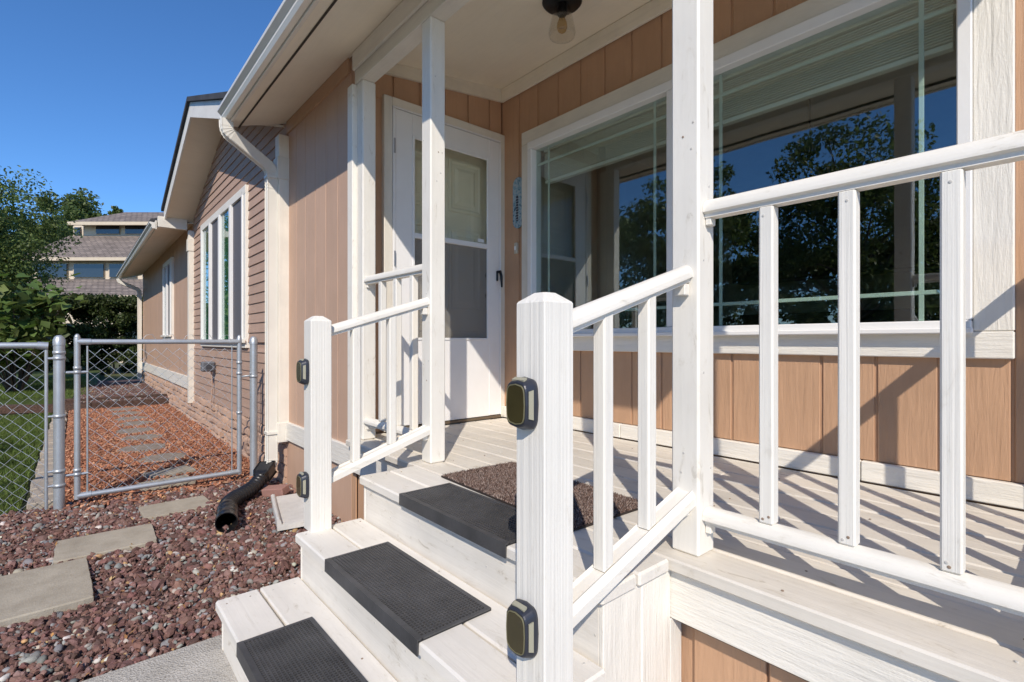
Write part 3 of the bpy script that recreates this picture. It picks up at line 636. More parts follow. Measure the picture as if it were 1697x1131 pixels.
piece('head', cx0 - 0.09, XW + 0.0345, 1.5905, 2.5215, 2.768, 2.826, trim('y'), dc, 0.004)
piece('threshold', XW - 0.12, XW + 0.045, 1.591, 2.521, DECK + 0.001, DECK + 0.022, plain('bronze_sill', (0.16, 0.12, 0.08), 0.5, 0.4), dc, 0.003)
sd = part_group('storm_door', (XW + 0.02, 2.05, 0.63), house); DW = plain('storm_door_enamel', (0.80, 0.79, 0.78), 0.38, var=0.03)
x0, x1 = XW + 0.002, XW + 0.036; ya, yb_, za, zb_ = 1.612, 2.512, DECK + 0.026, 2.752; ga, gb, gz0, gz1, gm = 1.738, 2.405, 1.205, 2.605, 1.925
piece('hinge_rail', x0 - 0.004, x1 + 0.006, 1.5915, 1.611, za, zb_, DW, sd, 0.002)
piece('latch_rail', x0 - 0.004, x1 + 0.006, 2.513, 2.521, za, zb_, DW, sd, 0.002)
piece('head_rail', x0 - 0.004, x1 + 0.005, 1.5916, 2.5205, zb_ + 0.004, 2.7675, DW, sd, 0.002)
piece('stile', x0, x1, ya, ga, za, zb_, DW, sd, 0.004); piece('stile', x0, x1, gb, yb_, za, zb_, DW, sd, 0.004)
piece('top_rail', x0, x1 - 0.0003, ga, gb, gz1, zb_, DW, sd, 0.002); piece('kick_panel', x0, x1 - 0.0003, ga, gb, za, gz0, DW, sd, 0.002)
piece('cross_bar', x0 + 0.008, x1 + 0.004, ga + 0.001, gb - 0.001, gm - 0.018, gm + 0.018, DW, sd, 0.003)
for a, b, p, q in ((ga, ga + 0.018, gz0, gz1), (gb - 0.018, gb, gz0, gz1), (ga + 0.018, gb - 0.018, gz1 - 0.018, gz1), (ga + 0.018, gb - 0.018, gz0, gz0 + 0.018)): piece('glazing_bead', x1 - 0.012, x1 + 0.006, a, b, p, q, DW, sd, 0.003)
piece('pane', x0 + 0.010, x0 + 0.014, ga, gb, gm, gz1, DOORGLASS, sd, 0)
piece('screen_panel', x0 + 0.016, x0 + 0.018, ga, gb, gz0, gm, screen('door_screen', (0.24, 0.23, 0.22), 0.42), sd, 0)
piece('maker_label', x0 + 0.0145, x0 + 0.0155, 2.31, 2.37, 1.955, 1.98, VINYL, sd, 0)
hd = piece('handle', x1 + 0.001, x1 + 0.016, 2.470, 2.488, 1.665, 1.745, BLACK, sd, 0.006)
MB().tube([(x1 + 0.012, 2.479, 1.735), (x1 + 0.045, 2.479, 1.737), (x1 + 0.055, 2.482, 1.70), (x1 + 0.053, 2.488, 1.615)], [0.012, 0.012, 0.012, 0.008], 10).build('lever', BLACK, hd)
for zz in (0.95, 1.70, 2.45): piece('hinge', x1 + 0.0065, x1 + 0.014, 1.596, 1.608, zz, zz + 0.10, plain('steel', (0.5, 0.5, 0.52), 0.35, 0.9), sd, 0.002)

# ------------------------------------------------------------------ the porch: deck, stairs, posts, railings
porch = thing('porch', (-1.5, 1.8, 0.0), 'white painted timber porch with stairs, posts and railings', 'porch')
dk = part_group('deck', (-1.5, 1.9, 0.5), porch); XD1 = 0.07
yy = 1.243; i = 0
while yy < 2.53:
    w = 0.140; b = min(yy + w, YW - 0.036)
    if yy > 2.50: break
    xs = [XW + 0.046, XD1] if i % 3 else [XW + 0.046, -1.1 + 0.4*(i % 2), XD1]
    if i == 0: xs = [XW + 0.095, XD1 + 0.01]
    for a, c in zip(xs[:-1], xs[1:]): piece('deck_board', a + 0.0015, c - 0.0015, yy, b, DECK - 0.038, DECK + 0.0015*math.sin(i*2.2) - 0.001, deckw('x'), dk, 0.005)
    yy += w + 0.006; i += 1
piece('joist_shade', XW + 0.05, XD1 - 0.01, 1.30, YW - 0.04, 0.40, 0.555, plain('framing', (0.10, 0.075, 0.05), 0.9), dk, 0)  # solid dark block stands in for the shade among the joists
piece('fascia_board', -0.792, XD1, 1.270, 1.296, 0.418, 0.558, rough_white('x'), dk, 0.003)
piece('fascia_board', -3.0, -2.135, 1.272, 1.297, 0.402, 0.558, white('x'), dk, 0.003)
piece('end_fascia', XD1 - 0.026, XD1, 1.297, YW - 0.04, 0.42, 0.558, rough_white('y'), dk, 0.003)
e = -3.0
while e < XD1:
    b = min(e + 0.197, XD1 - 0.03)
    if b - e > 0.02 and not (e > -2.2 and b < -0.75): piece('skirting_panel', e, b, 1.326, 1.338, 0.0, 0.417, tan(), dk, 0.002)
    e += 0.205
piece('skirting_back', -3.0, XD1 - 0.03, 1.338, 1.345, 0.0, 0.41, tan(), dk, 0)
e = 1.35
while e < YW - 0.06: piece('skirting_panel', XD1 - 0.042, XD1 - 0.03, e, min(e + 0.197, YW - 0.05), 0.0, 0.417, tan(), dk, 0.002); e += 0.205
st = part_group('stairs', (-1.45, 0.8, 0.0), porch)
SX0, SX1 = -2.145, -0.772; Z1, Z2 = 0.232, 0.412
for (zt, ys) in ((DECK, ((0.953, 1.094), (1.101, 1.240))), (Z2, ((0.678, 0.818), (0.826, 0.966))), (Z1, ((0.392, 0.538), (0.546, 0.697)))):
    for q, (a, b) in enumerate(ys): piece('tread', SX0 - 0.004*q, SX1 + 0.003*q, a, b, zt - 0.038, zt - 0.001*q, treadw('x'), st, 0.006)
for (yr, z0, z1) in ((0.974, Z2 - 0.03, DECK - 0.039), (0.700, Z1 - 0.03, Z2 - 0.039), (0.414, 0.03, Z1 - 0.039)):
    piece('riser', SX0 + 0.012, SX1 - 0.028, yr, yr + 0.022, z0, z1, treadw('x'), st, 0.002)
for xa, xb in ((SX1 - 0.028, SX1 - 0.012), (SX0 + 0.006, SX0 + 0.022)):
    for (ya_, yb2, zt) in ((0.972, 1.120, DECK - 0.039), (1.132, 1.268, DECK - 0.039), (0.698, 0.9715, Z2 - 0.039), (0.412, 0.6975, Z1 - 0.039)):
        piece('side_panel', xa, xb, ya_, yb2, 0.03, zt, rough_white('z'), st, 0.003)
    piece('side_batten', xa + 0.002, xb - 0.004, 1.118, 1.134, 0.03, DECK - 0.04, rough_white('z'), st, 0.001)
piece('side_panel', SX1 - 0.029, SX1 - 0.011, 1.2675, 1.325, 0.03, 0.4165, rough_white('z'), st, 0.002)
# posts
PO = 0.086
def post(x, y, z0, z1, mat): return piece('post', x, x + PO, y, y + PO, z0, z1, mat, porch, 0.006)
post(-2.203, 1.306, DECK, 2.788, white('z')); post(-0.802, 1.300, DECK, 2.788, white('z')); post(-0.035, 1.306, DECK, 2.788, white('z'))
post(-2.986, 1.3125, DECK, 2.788, white('z'))
def newel(x, y, z0, z1):
    q = 0.030; c = 0.032; m = MB(); b = 0.003
    sq = lambda i, z: [(x + i, y + i, z), (x + PO - i, y + i, z), (x + PO - i, y + PO - i, z), (x + i, y + PO - i, z)]
    m.loft([sq(0, z0), sq(0, z1 - 0.020), sq(0.026, z1)])
    return m.build('newel_post', newelw('z'), porch, bevel=0.0025)
newel(-2.190, 0.729, Z2, 1.305); newel(-0.802, 0.704, Z2, 1.301)
# rails: rounded top, flat grooved underside
def rail_prof(w, h, n=9):
    pts = [(-w/2*0.62, -h*0.5), (-w/2*0.62, -h*0.30), (-w/2, -h*0.22)]
    pts += [(-w/2*math.cos(math.pi*j/n), -h*0.12 + (h*0.62)*math.sin(math.pi*j/n)) for j in range(0, n+1)]
    return pts + [(w/2, -h*0.22), (w/2*0.62, -h*0.30), (w/2*0.62, -h*0.5)]
def rail(name, a, b, w, h, parent, mat, flat=False):
    a = Vector(a); b = Vector(b); d = (b-a).normalized(); s = d.cross(Vector((0,0,1))).normalized(); u = Vector((0,0,1))
    pr = rail_prof(w, h) if not flat else [(-w/2, -h/2), (w/2, -h/2), (w/2, h*0.10), (w*0.34, h/2), (w*0.22, h*0.36), (-w*0.22, h*0.36), (-w*0.34, h/2), (-w/2, h*0.10)]
    m = MB(); N = len(pr)
    r0 = [a + s*p + u*q for p, q in pr]; r1 = [b + s*p + u*q for p, q in pr]
    for j in range(N): kk = (j+1) % N; m.add([r0[j], r0[kk], r1[kk], r1[j]], [(0, 1, 2, 3)], False)
    m.add(r0, [tuple(range(N))[::-1]]); m.add(r1, [tuple(range(N))])
    o = m.build(name, mat, parent)
    if not flat:
        bm = bmesh.new(); bm.from_mesh(o.data); bmesh.ops.remove_doubles(bm, verts=bm.verts[:], dist=1e-5)
        for f in bm.faces: f.smooth = len(f.verts) == 4
        for e_ in bm.edges:
            if len(e_.link_faces) == 2 and e_.calc_face_angle(0) > 0.6: e_.smooth = False
        bm.to_mesh(o.data); bm.free()
    return o
BW = 0.036
def baluster(x, y, z0, z1, parent):
    return piece('baluster', x - BW/2, x + BW/2, y - BW/2, y + BW/2, z0, z1, newelw('z'), parent, 0.004)
def sloped_baluster(x, y, zb, zt, slope, parent):
    m = MB(); h = BW/2
    lo = [(x-h, y-h, zb - slope*h), (x+h, y-h, zb - slope*h), (x+h, y+h, zb + slope*h), (x-h, y+h, zb + slope*h)]
    hi = [(x-h, y-h, zt - slope*h), (x+h, y-h, zt - slope*h), (x+h, y+h, zt + slope*h), (x-h, y+h, zt + slope*h)]
    return m.loft([lo, hi]).build('baluster', newelw('z'), parent, bevel=0.004)
YC = 1.347
def level_rail(xa, xb, xs, nm):
    g = part_group(nm, ((xa+xb)/2, YC, DECK), porch)
    rail('top_rail', (xa, YC, 1.570), (xb, YC, 1.570), 0.056, 0.052, g, white('x'))
    rail('bottom_rail', (xa, YC, 0.712), (xb, YC, 0.712), 0.062, 0.046, g, white('x'))
    for x in xs: baluster(x, YC, 0.733, 1.545, g)
    for xx, sg in ((xa, 1), (xb, -1)):
        for zz in (1.535, 0.675): piece('bracket', min(xx, xx + sg*0.016), max(xx, xx + sg*0.016), YC - 0.014, YC + 0.014, zz - 0.012, zz + 0.012, white('x'), g, 0.002)
    return g
level_rail(-0.715, -0.036, (-0.550, -0.372, -0.190), 'front_railing')
level_rail(-2.899, -2.204, (-2.71, -2.53, -2.35), 'front_railing')
g = part_group('end_railing', (0.008, 1.98, DECK), porch)
rail('top_rail', (0.008, 1.393, 1.570), (0.008, YW - 0.013, 1.570), 0.056, 0.052, g, white('y')); rail('bottom_rail', (0.008, 1.393, 0.712), (0.008, YW - 0.037, 0.712), 0.062, 0.046, g, white('y'))
for q in range(6): baluster(0.008, 1.54 + q*0.175, 0.733, 1.545, g)
def stair_rail(x, yn, yp):
    g = part_group('stair_railing', (x, (yn+yp)/2, Z2), porch); sl_ = 0.305
    zt = lambda y: 1.237 + sl_*(y - 0.80); zl = lambda y: 0.610 + sl_*(y - 0.80)
    rail('handrail', (x, yn, zt(yn)), (x, yp + 0.02, zt(yp + 0.02)), 0.052, 0.048, g, white('y'))
    rail('lower_rail', (x, yn, zl(yn)), (x, yp + 0.012, zl(yp + 0.012)), 0.066, 0.040, g, white('y'), True)
    for y in (0.940, 1.117): sloped_baluster(x, y, zl(y) + 0.019, zt(y) - 0.020, sl_, g)
    piece('bracket', x - 0.016, x + 0.016, yp - 0.026, yp - 0.001, zt(yp) - 0.062, zt(yp) - 0.030, white('y'), g, 0.002)
    piece('bracket', x - 0.016, x + 0.016, yp - 0.026, yp - 0.001, zl(yp) - 0.050, zl(yp) - 0.022, white('y'), g, 0.002)
stair_rail(-0.759, 0.791, 1.299); stair_rail(-2.155, 0.816, 1.305)

# ------------------------------------------------------------------ small things on and round the porch
SLATE = plain('slate_plastic', (0.035, 0.038, 0.050), 0.36, 0.2, var=0.12)
AMBER = plain('solar_cell', (0.055, 0.045, 0.018), 0.12, var=0.3); LENS = plain('cream_lens', (0.36, 0.34, 0.25), 0.3)
def solar(x, yface, z, label):
    t = thing('solar_light', (x, yface, z), label, 'solar light', 'solar lights on the stair newel posts')
    W, H = 0.037, 0.055
    def outline(k_, dy, n=28):
        pts = []
        for j in range(n):
            a = 2*math.pi*j/n; c_, s_ = math.cos(a), math.sin(a); e_ = 0.26
            px = abs(c_)**e_*(1 if c_ >= 0 else -1); pz = abs(s_)**e_*(1 if s_ >= 0 else -1)
            pts.append((x + px*W*k_*(1 - 0.10*pz*pz), yface - dy, z + pz*H*k_*(1 - 0.14*px*px)))
        return pts
    m = MB(); m.loft([outline(0.97, 0.0005), outline(1.0, 0.006), outline(0.98, 0.012), outline(0.86, 0.028), outline(0.82, 0.0305)]); m.build('case', SLATE, t)
    m = MB(); m.loft([outline(0.755, 0.0306), outline(0.745, 0.0328), outline(0.715, 0.0328), outline(0.705, 0.031)], caps=False); m.build('bezel', plain('olive_bezel', (0.17, 0.155, 0.085), 0.35), t)
    m = MB(); m.loft([outline(0.70, 0.0307), outline(0.69, 0.0322)]); m.build('solar_panel', AMBER, t)
    for s_ in (-1, 1):
        m = MB(); q0 = (x + s_*W*0.962, yface - 0.0145); q1 = (x + s_*W*0.885, yface - 0.0250); ox, oy = s_*0.0016, -0.0008
        A = [(q0[0], q0[1], z - 0.030), (q1[0], q1[1], z - 0.027), (q1[0], q1[1], z + 0.027), (q0[0], q0[1], z + 0.030)]
        m.loft([[(a - ox*3, b + 0.002, c_) for a, b, c_ in A], [(a + ox, b + oy, c_) for a, b, c_ in A]]); m.build('side_lens', LENS, t)
    m = MB(); m.loft([[(x - 0.018, yface - 0.016, z + 0.050), (x + 0.018, yface - 0.016, z + 0.050), (x + 0.018, yface - 0.024, z + 0.044), (x - 0.018, yface - 0.024, z + 0.044)], [(x - 0.018, yface - 0.0165, z + 0.0540), (x + 0.018, yface - 0.0165, z + 0.0540), (x + 0.018, yface - 0.0255, z + 0.0495), (x - 0.018, yface - 0.0255, z + 0.0495)]]); m.build('top_lens', LENS, t)
solar(-0.768, 0.704, 1.072, 'upper dark solar light on the near right newel post'); solar(-0.768, 0.704, 0.610, 'lower dark solar light on the near right newel post')
solar(-2.158, 0.729, 1.072, 'upper dark solar light on the left newel post'); solar(-2.158, 0.729, 0.600, 'lower dark solar light on the left newel post')
# rubber stair mats with a real waffle of ribs
def stair_mat(x0, x1, y0, y1, z, label):
    t = thing('stair_mat', ((x0+x1)/2, (y0+y1)/2, z), label, 'stair mat', 'rubber mats on the steps')
    m = MB(); m.box(x0, x1, y0 - 0.004, y1, z + 0.0005, z + 0.004); m.build('backing', plain('rubber_backing', (0.016, 0.016, 0.017), 0.7), t)  # backing coloured near black so the holes between ribs look shaded
    m = MB(); m.loft([[(x0, y0 - 0.006, z + 0.009), (x0, y0 - 0.007, z - 0.034), (x0, y0 - 0.0025, z - 0.034), (x0, y0 - 0.001, z + 0.002), (x0, y0 + 0.012, z + 0.009)], [(x1, y0 - 0.006, z + 0.009), (x1, y0 - 0.007, z - 0.034), (x1, y0 - 0.0025, z - 0.034), (x1, y0 - 0.001, z + 0.002), (x1, y0 + 0.012, z + 0.009)]]); m.build('nosing', RUBBER, t)
    m = MB()
    for a, b, c_, d in ((x0, x0 + 0.012, y0 + 0.0125, y1), (x1 - 0.012, x1, y0 + 0.0125, y1), (x0 + 0.0121, x1 - 0.0121, y1 - 0.014, y1)): m.box(a, b, c_, d, z + 0.0041, z + 0.0085)
    m.build('border', RUBBER, t)
    m = MB(); p = 0.0112; n = int((x1 - x0 - 0.024)/p)
    for i in range(1, n): xx = x0 + 0.012 + (x1-x0-0.024)*i/n; m.box(xx - 0.0022, xx + 0.0022, y0 + 0.0126, y1 - 0.0141, z + 0.0041, z + 0.0080)
    n = int((y1 - y0 - 0.026)/p)
    for i in range(1, n): y_ = y0 + 0.0125 + (y1-y0-0.0265)*i/n; m.box(x0 + 0.0122, x1 - 0.0122, y_ - 0.0021, y_ + 0.0021, z + 0.0042, z + 0.0077)
    m.build('waffle_ribs', RUBBER, t, kind='stuff')
stair_mat(-1.765, -1.125, 0.953, 1.180, DECK, 'black rubber stair mat on the top step against the brown doormat')
stair_mat(-1.800, -1.155, 0.678, 0.918, Z2, 'black rubber stair mat on the middle step')
stair_mat(-1.785, -1.145, 0.392, 0.622, Z1, 'black rubber stair mat on the lowest step')
# brown bristle doormat
dm = thing('doormat', (-1.47, 1.39, DECK), 'brown bristle doormat at the head of the steps', 'doormat')
c0 = Vector((-1.47, 1.395)); ang = R(-2.5); hw, hh = 0.405, 0.198
def rt2(a, b): return (c0.x + a*math.cos(ang) - b*math.sin(ang), c0.y + a*math.sin(ang) + b*math.cos(ang))
cs = [rt2(-hw, -hh), rt2(hw, -hh), rt2(hw, hh), rt2(-hw, hh)]
MB().loft([[(a, b, DECK + 0.0015) for a, b in cs], [(a, b, DECK + 0.008) for a, b in cs]]).build('backing', plain('mat_backing', (0.03, 0.02, 0.016), 0.9), dm)
n = 22000; a = RNG.uniform(-hw + 0.003, hw - 0.003, n); b = RNG.uniform(-hh + 0.003, hh - 0.003, n)
bx = c0.x + a*math.cos(ang) - b*math.sin(ang); by = c0.y + a*math.sin(ang) + b*math.cos(ang); th = RNG.uniform(0, 6.28, n); w = RNG.uniform(0.0014, 0.0026, n); hgt = RNG.uniform(0.005, 0.011, n)
B0 = np.stack([bx, by, np.full(n, DECK + 0.008)], -1); D = np.stack([np.cos(th)*w, np.sin(th)*w, np.zeros(n)], -1); E_ = np.stack([-np.sin(th)*w, np.cos(th)*w, np.zeros(n)], -1)
tip = B0 + np.stack([RNG.normal(0, 0.004, n), RNG.normal(0, 0.004, n), hgt], -1)
P = np.stack([B0 + D, B0 - D*0.5 + E_, B0 - D*0.5 - E_, tip], 1).reshape(-1, 3); ii = np.arange(n)[:, None]*4
F = np.concatenate([ii + np.array([[0, 1, 3]]), ii + np.array([[1, 2, 3]]), ii + np.array([[2, 0, 3]])], 1).reshape(-1)
cl = np.array([(0.13, 0.078, 0.06), (0.22, 0.15, 0.125), (0.34, 0.27, 0.235), (0.06, 0.036, 0.03)])[RNG.integers(0, 4, n)]*RNG.uniform(0.7, 1.3, (n, 1))
raw_mesh('bristles', P, F, 3, attr_mat('bristle', 0.7), dm, (-1.47, 1.39, DECK), np.repeat(cl, 4, 0), kind='stuff')
# thermometer plaque and bell push on the window wall
tp = thing('thermometer', (-2.888, YW - 0.012, 2.06), 'long oval blue patterned thermometer plaque beside the window', 'thermometer')
k = NT('blue_glaze'); v = k.coords((1, 1, 1), jitter=False); vo = k.new('ShaderNodeTexVoronoi', Scale=60.0); k.link(v, vo.inputs['Vector'])
k.link(k.ramp(k.noise(v, 45, 4, 0.7, 0.8), [(0.32, (0.03, 0.05, 0.10)), (0.45, (0.16, 0.33, 0.42)), (0.55, (0.42, 0.48, 0.52)), (0.68, (0.10, 0.25, 0.38))]), k.b.inputs['Base Color']); k.b.inputs['Roughness'].default_value = 0.25; BLUEG = k.m
def stadium(cx, z0, z1, r, y, n=12): return [(cx + r*math.cos(math.pi*j/n), y, z1 - r + r*math.sin(math.pi*j/n)) for j in range(n+1)] + [(cx - r*math.cos(math.pi*j/n), y, z0 + r - r*math.sin(math.pi*j/n)) for j in range(n+1)]
y0 = YW - 0.0080
MB().loft([stadium(-2.888, 2.062, 2.452, 0.058, y0), stadium(-2.888, 2.062, 2.452, 0.058, y0 - 0.008), stadium(-2.888, 2.066, 2.448, 0.054, y0 - 0.011)]).build('plaque', BLUEG, tp)
DKB = plain('dark_scale', (0.012, 0.012, 0.03), 0.4)
MB().loft([stadium(-2.892, 2.115, 2.31, 0.011, y0 - 0.0112), stadium(-2.892, 2.115, 2.31, 0.011, y0 - 0.0135)]).build('scale_strip', DKB, tp)
for i in range(9): piece('scale_mark', -2.888 + (-1)**i*0.0 - 0.013, -2.871, y0 - 0.0155, y0 - 0.0136, 2.125 + i*0.020, 2.130 + i*0.020, plain('pale_mark', (0.35, 0.40, 0.45), 0.5), tp, 0)
bp = thing('doorbell', (-2.90, YW - 0.012, 1.87), 'small cream bell push under the blue thermometer', 'doorbell')
piece('housing', -2.919, -2.885, YW - 0.030, YW - 0.0080, 1.868, 1.952, plain('aged_cream', (0.55, 0.50, 0.40), 0.5), bp, 0.004); piece('button', -2.911, -2.893, YW - 0.034, YW - 0.0305, 1.895, 1.925, VINYL, bp, 0.002)
# ceiling light
cl_ = thing('ceiling_light', (-1.955, 2.06, 3.11), 'black porch ceiling light with a clear glass shade and filament bulb', 'ceiling light')
cc = (-1.955, 2.06, 0)
MB().lathe(cc, [(0.0, 3.135), (0.108, 3.125), (0.112, 3.098), (0.104, 3.088), (0.03, 3.084), (0.0, 3.084)], 32).build('canopy', BLACK, cl_)
MB().lathe(cc, [(0.0, 3.083), (0.026, 3.083), (0.028, 3.03), (0.022, 3.022), (0.0, 3.022)], 20).build('socket', BLACK, cl_)
MB().lathe(cc, [(0.040, 3.084), (0.050, 3.05), (0.064, 2.99), (0.074, 2.945), (0.076, 2.925), (0.070, 2.905), (0.068, 2.905), (0.072, 2.925), (0.070, 2.945), (0.060, 2.99), (0.046, 3.05), (0.037, 3.084)], 32).build('glass_shade', glass('clear_shade', (0.94, 0.93, 0.91), 0.04), cl_)
MB().lathe(cc, [(0.013, 3.021), (0.018, 3.005), (0.029, 2.975), (0.030, 2.955), (0.022, 2.935), (0.008, 2.925), (0.0, 2.924)], 20).build('bulb', glass('amber_bulb', (0.80, 0.68, 0.45), 0.06), cl_)
# corrugated drain pipe
dp = thing('drain_pipe', (-3.9, 0.9, 0.05), 'black corrugated drain pipe lying on the gravel under the downspout', 'pipe')
ctrl = [Vector(p) for p in ((-4.24, 1.10, 0.150), (-4.13, 1.01, 0.110), (-4.02, 0.915, 0.100), (-3.92, 0.83, 0.100), (-3.82, 0.775, 0.100), (-3.74, 0.757, 0.100))]
def catmull(P, n):
    out = []; Q = [P[0]*2 - P[1]] + P + [P[-1]*2 - P[-2]]
    for i in range(1, len(Q)-2):
        for j in range(n):
            t = j/n; a, b, c_, d = Q[i-1], Q[i], Q[i+1], Q[i+2]
            out.append(0.5*((2*b) + (c_-a)*t + (2*a - 5*b + 4*c_ - d)*t*t + (3*b - a - 3*c_ + d)*t**3))
    return out + [P[-1]]
pth = catmull(ctrl, 34); MB().tube(pth, [0.043 + 0.012*(0.5 + 0.5*math.sin(i*2*math.pi/9.0)) for i in range(len(pth))], 20, caps=False).build('corrugated_hose', PIPE, dp)
a = Vector((-3.74, 0.755, 0.100)); d = Vector((0.97, -0.22, -0.03)).normalized()
ts = [-0.03, 0.0, 0.03, 0.035, 0.045, 0.05, 0.10, 0.105, 0.115, 0.12, 0.20, 0.205, 0.22, 0.225, 0.275]
rs = [0.050, 0.058, 0.058, 0.062, 0.062, 0.058, 0.058, 0.061, 0.061, 0.058, 0.059, 0.063, 0.063, 0.061, 0.062]
m = MB(); m.tube([a + d*t for t in ts], rs, 28, caps=False); m.tube([a + d*t for t in (0.0, 0.12, 0.275)], [0.046, 0.053, 0.057], 28, caps=False)
e1 = d.orthogonal().normalized(); e2 = d.cross(e1); cen_ = a + d*0.275
rg = lambda r_: [cen_ + (e1*math.cos(2*math.pi*j/28) + e2*math.sin(2*math.pi*j/28))*r_ for j in range(28)]
m.loft([rg(0.062), rg(0.057)], caps=False); m.build('outlet_coupling', PIPE, dp)
m = MB(); dd = Vector((-0.72, 0.55, 0.30)).normalized(); p0 = Vector((-4.20, 1.065, 0.142))
m.loft([rect_ring(p0, dd, 0.085, 0.085, Vector((0, 0, 1))), rect_ring(p0 + dd*0.05, dd, 0.125, 0.105, Vector((0, 0, 1))), rect_ring(p0 + dd*0.17, dd, 0.130, 0.110, Vector((0, 0, 1)))]); m.build('downspout_adapter', PIPE, dp)
# splash block, red brick
sb = thing('splash_block', (-3.55, 1.08, 0.05), 'white weathered concrete splash block beside the left newel post', 'splash block')
m = MB(); SB = plain('chalky_concrete', (0.62, 0.60, 0.56), 0.9, bump=0.004, bscale=35, var=0.16)
prof = [(-0.19, 0.0), (-0.19, 0.065), (-0.172, 0.075), (-0.150, 0.070), (-0.140, 0.040), (0.140, 0.040), (0.150, 0.070), (0.172, 0.075), (0.19, 0.065), (0.19, 0.0)]
o = MB().loft([[(px*kx + sh, t, z*kz) for px, z in prof] for t, kx, kz, sh in ((-0.35, 0.62, 0.62, 0), (0.0, 0.58, 0.75, 0), (0.36, 0.52, 0.9, 0))]).build('slab', SB, None, (0, 0, 0), 0.004)
o.parent = sb; o.location = (0, 0, 0); sb.location = (-3.565, 1.105, 0.045); sb.rotation_euler = (R(1), R(2), R(-104))
o = piece('brick', -0.088, 0.088, -0.045, 0.045, -0.030, 0.030, plain('red_brick', (0.33, 0.18, 0.15), 0.9, bump=0.004, bscale=40, var=0.2), None, 0.005)
o.name = 'loose_brick'; o.location = (-4.03, 1.135, 0.075); o.rotation_euler = (R(8), R(-6), R(38)); tag(o, 'loose red brick on the gravel between drain pipe and splash block', 'brick')

# ------------------------------------------------------------------ chain link fence and gate
GXX = -4.70
def tubeobj(name, path, r, parent, seg=12): return MB().tube(path, r, seg).build(name, GALV, parent)
def cap(x, y, z, r, parent): return MB().lathe((x, y, z), [(r*1.12, -0.045), (r*1.12, -0.005), (r*1.0, 0.0), (r*0.9, 0.012), (r*0.45, 0.024), (0.0, 0.026)], 16).build('post_cap', GALV, parent)
def band(x, y, z, r, parent): return MB().lathe((x, y, z), [(r, -0.011), (r + 0.004, -0.011), (r + 0.004, 0.011), (r, 0.011)], 16).build('band', GALV, parent)
def mesh_wires(parent, y0, y1, z0, z1, x, pitch=0.079, r=0.0020, top_free=False):
    """zigzag wires woven into diamonds, each wire its own piece"""
    n = int(round((y1 - y0)/pitch*2)); hz = pitch*0.5
    for i in range(n):
        ya = y0 + i*pitch/2; yb2 = ya + pitch/2; pts = []; z = z0; s = i % 2; j = 0
        while z <= z1 + 1e-6:
            pts.append((x + (0.003 if (j + i) % 2 else -0.003), ya if (j + s) % 2 == 0 else yb2, z)); z += hz; j += 1
        wob = 0.004
        pts = [(a, b + random.uniform(-wob, wob), c_ + random.uniform(-wob, wob)) for a, b, c_ in pts]
        MB().tube(pts, r, 4, smooth=False).build('mesh_wire', GALV, parent)
gt = thing('chain_link_gate', (GXX, 0.52, 0.05), 'galvanised chain link gate with slightly bent mesh beside the house', 'gate')
ya, yb2, z0, z1 = 0.006, 1.036, 0.105, 1.195; r = 0.0185
tubeobj('frame_tube', [(GXX, ya, z0 - 0.02), (GXX, ya, z1 + 0.035)], r, gt); tubeobj('frame_tube', [(GXX, yb2, z0 - 0.02), (GXX, yb2, z1 + 0.02)], r, gt)
tubeobj('frame_tube', [(GXX, ya, z1), (GXX, yb2, z1)], r, gt); tubeobj('frame_tube', [(GXX, ya, z0), (GXX, yb2, z0)], r, gt)
for y_ in (ya, yb2):
    for zz in (z0, z1): MB().tube([(GXX, y_ + (0.0 if y_ == ya else -0.075), zz), (GXX, y_ + (0.075 if y_ == ya else 0.0), zz)], r*1.18, 12).build('corner_fitting', GALV, gt)
    cap(GXX, y_, z1 + 0.03, r*0.9, gt)
tubeobj('tension_bar', [(GXX, ya + 0.055, z0 + 0.02), (GXX, ya + 0.055, z1 - 0.03)], 0.006, gt, 6); tubeobj('tension_bar', [(GXX, yb2 - 0.055, z0 + 0.02), (GXX, yb2 - 0.055, z1 - 0.03)], 0.005, gt, 6)
for zz in (0.98, 0.26): MB().tube([(GXX, -0.055, zz), (GXX, ya + 0.06, zz)], 0.009, 8).build('hinge', GALV, gt); band(GXX, ya, zz, r, gt); band(GXX, ya, zz + 0.03, r, gt)
for zz in (0.93, 0.60, 1.02): band(GXX, yb2, zz, r, gt)
MB().tube([(GXX, yb2 + 0.01, 0.90), (GXX, 1.115, 0.905), (GXX + 0.02, 1.118, 0.93)], 0.008, 8).build('latch', GALV, gt)
mesh_wires(gt, ya + 0.055, yb2 - 0.055, z0 + 0.01, z1 - 0.02, GXX)
for j, yy in enumerate((0.42, 0.55, 0.68, 0.80, 0.93)): MB().tube([(GXX, yy - 0.045, z1 + 0.005), (GXX + 0.01, yy - 0.02, z1 + 0.05 + 0.01*(j % 2)), (GXX, yy + 0.02, z1 + 0.055), (GXX, yy + 0.045, z1 + 0.01)], 0.0018, 4).build('loose_wire', GALV, gt)
fn = thing('chain_link_fence', (GXX, -1.0, 0.05), 'galvanised chain link fence left of the gate with its round posts', 'fence')
tubeobj('terminal_post', [(GXX, -0.089, 0.0), (GXX, -0.089, 1.205)], 0.031, fn, 18); cap(GXX, -0.089, 1.215, 0.030, fn)
for zz in (0.30, 0.20, 0.68, 1.08, 1.12): band(GXX, -0.089, zz, 0.031, fn)
tubeobj('top_rail', [(GXX, -3.4, 1.170), (GXX, -0.16, 1.170)], 0.021, fn); MB().tube([(GXX, -0.20, 1.170), (GXX, -0.145, 1.165)], 0.026, 10).build('rail_end', GALV, fn)
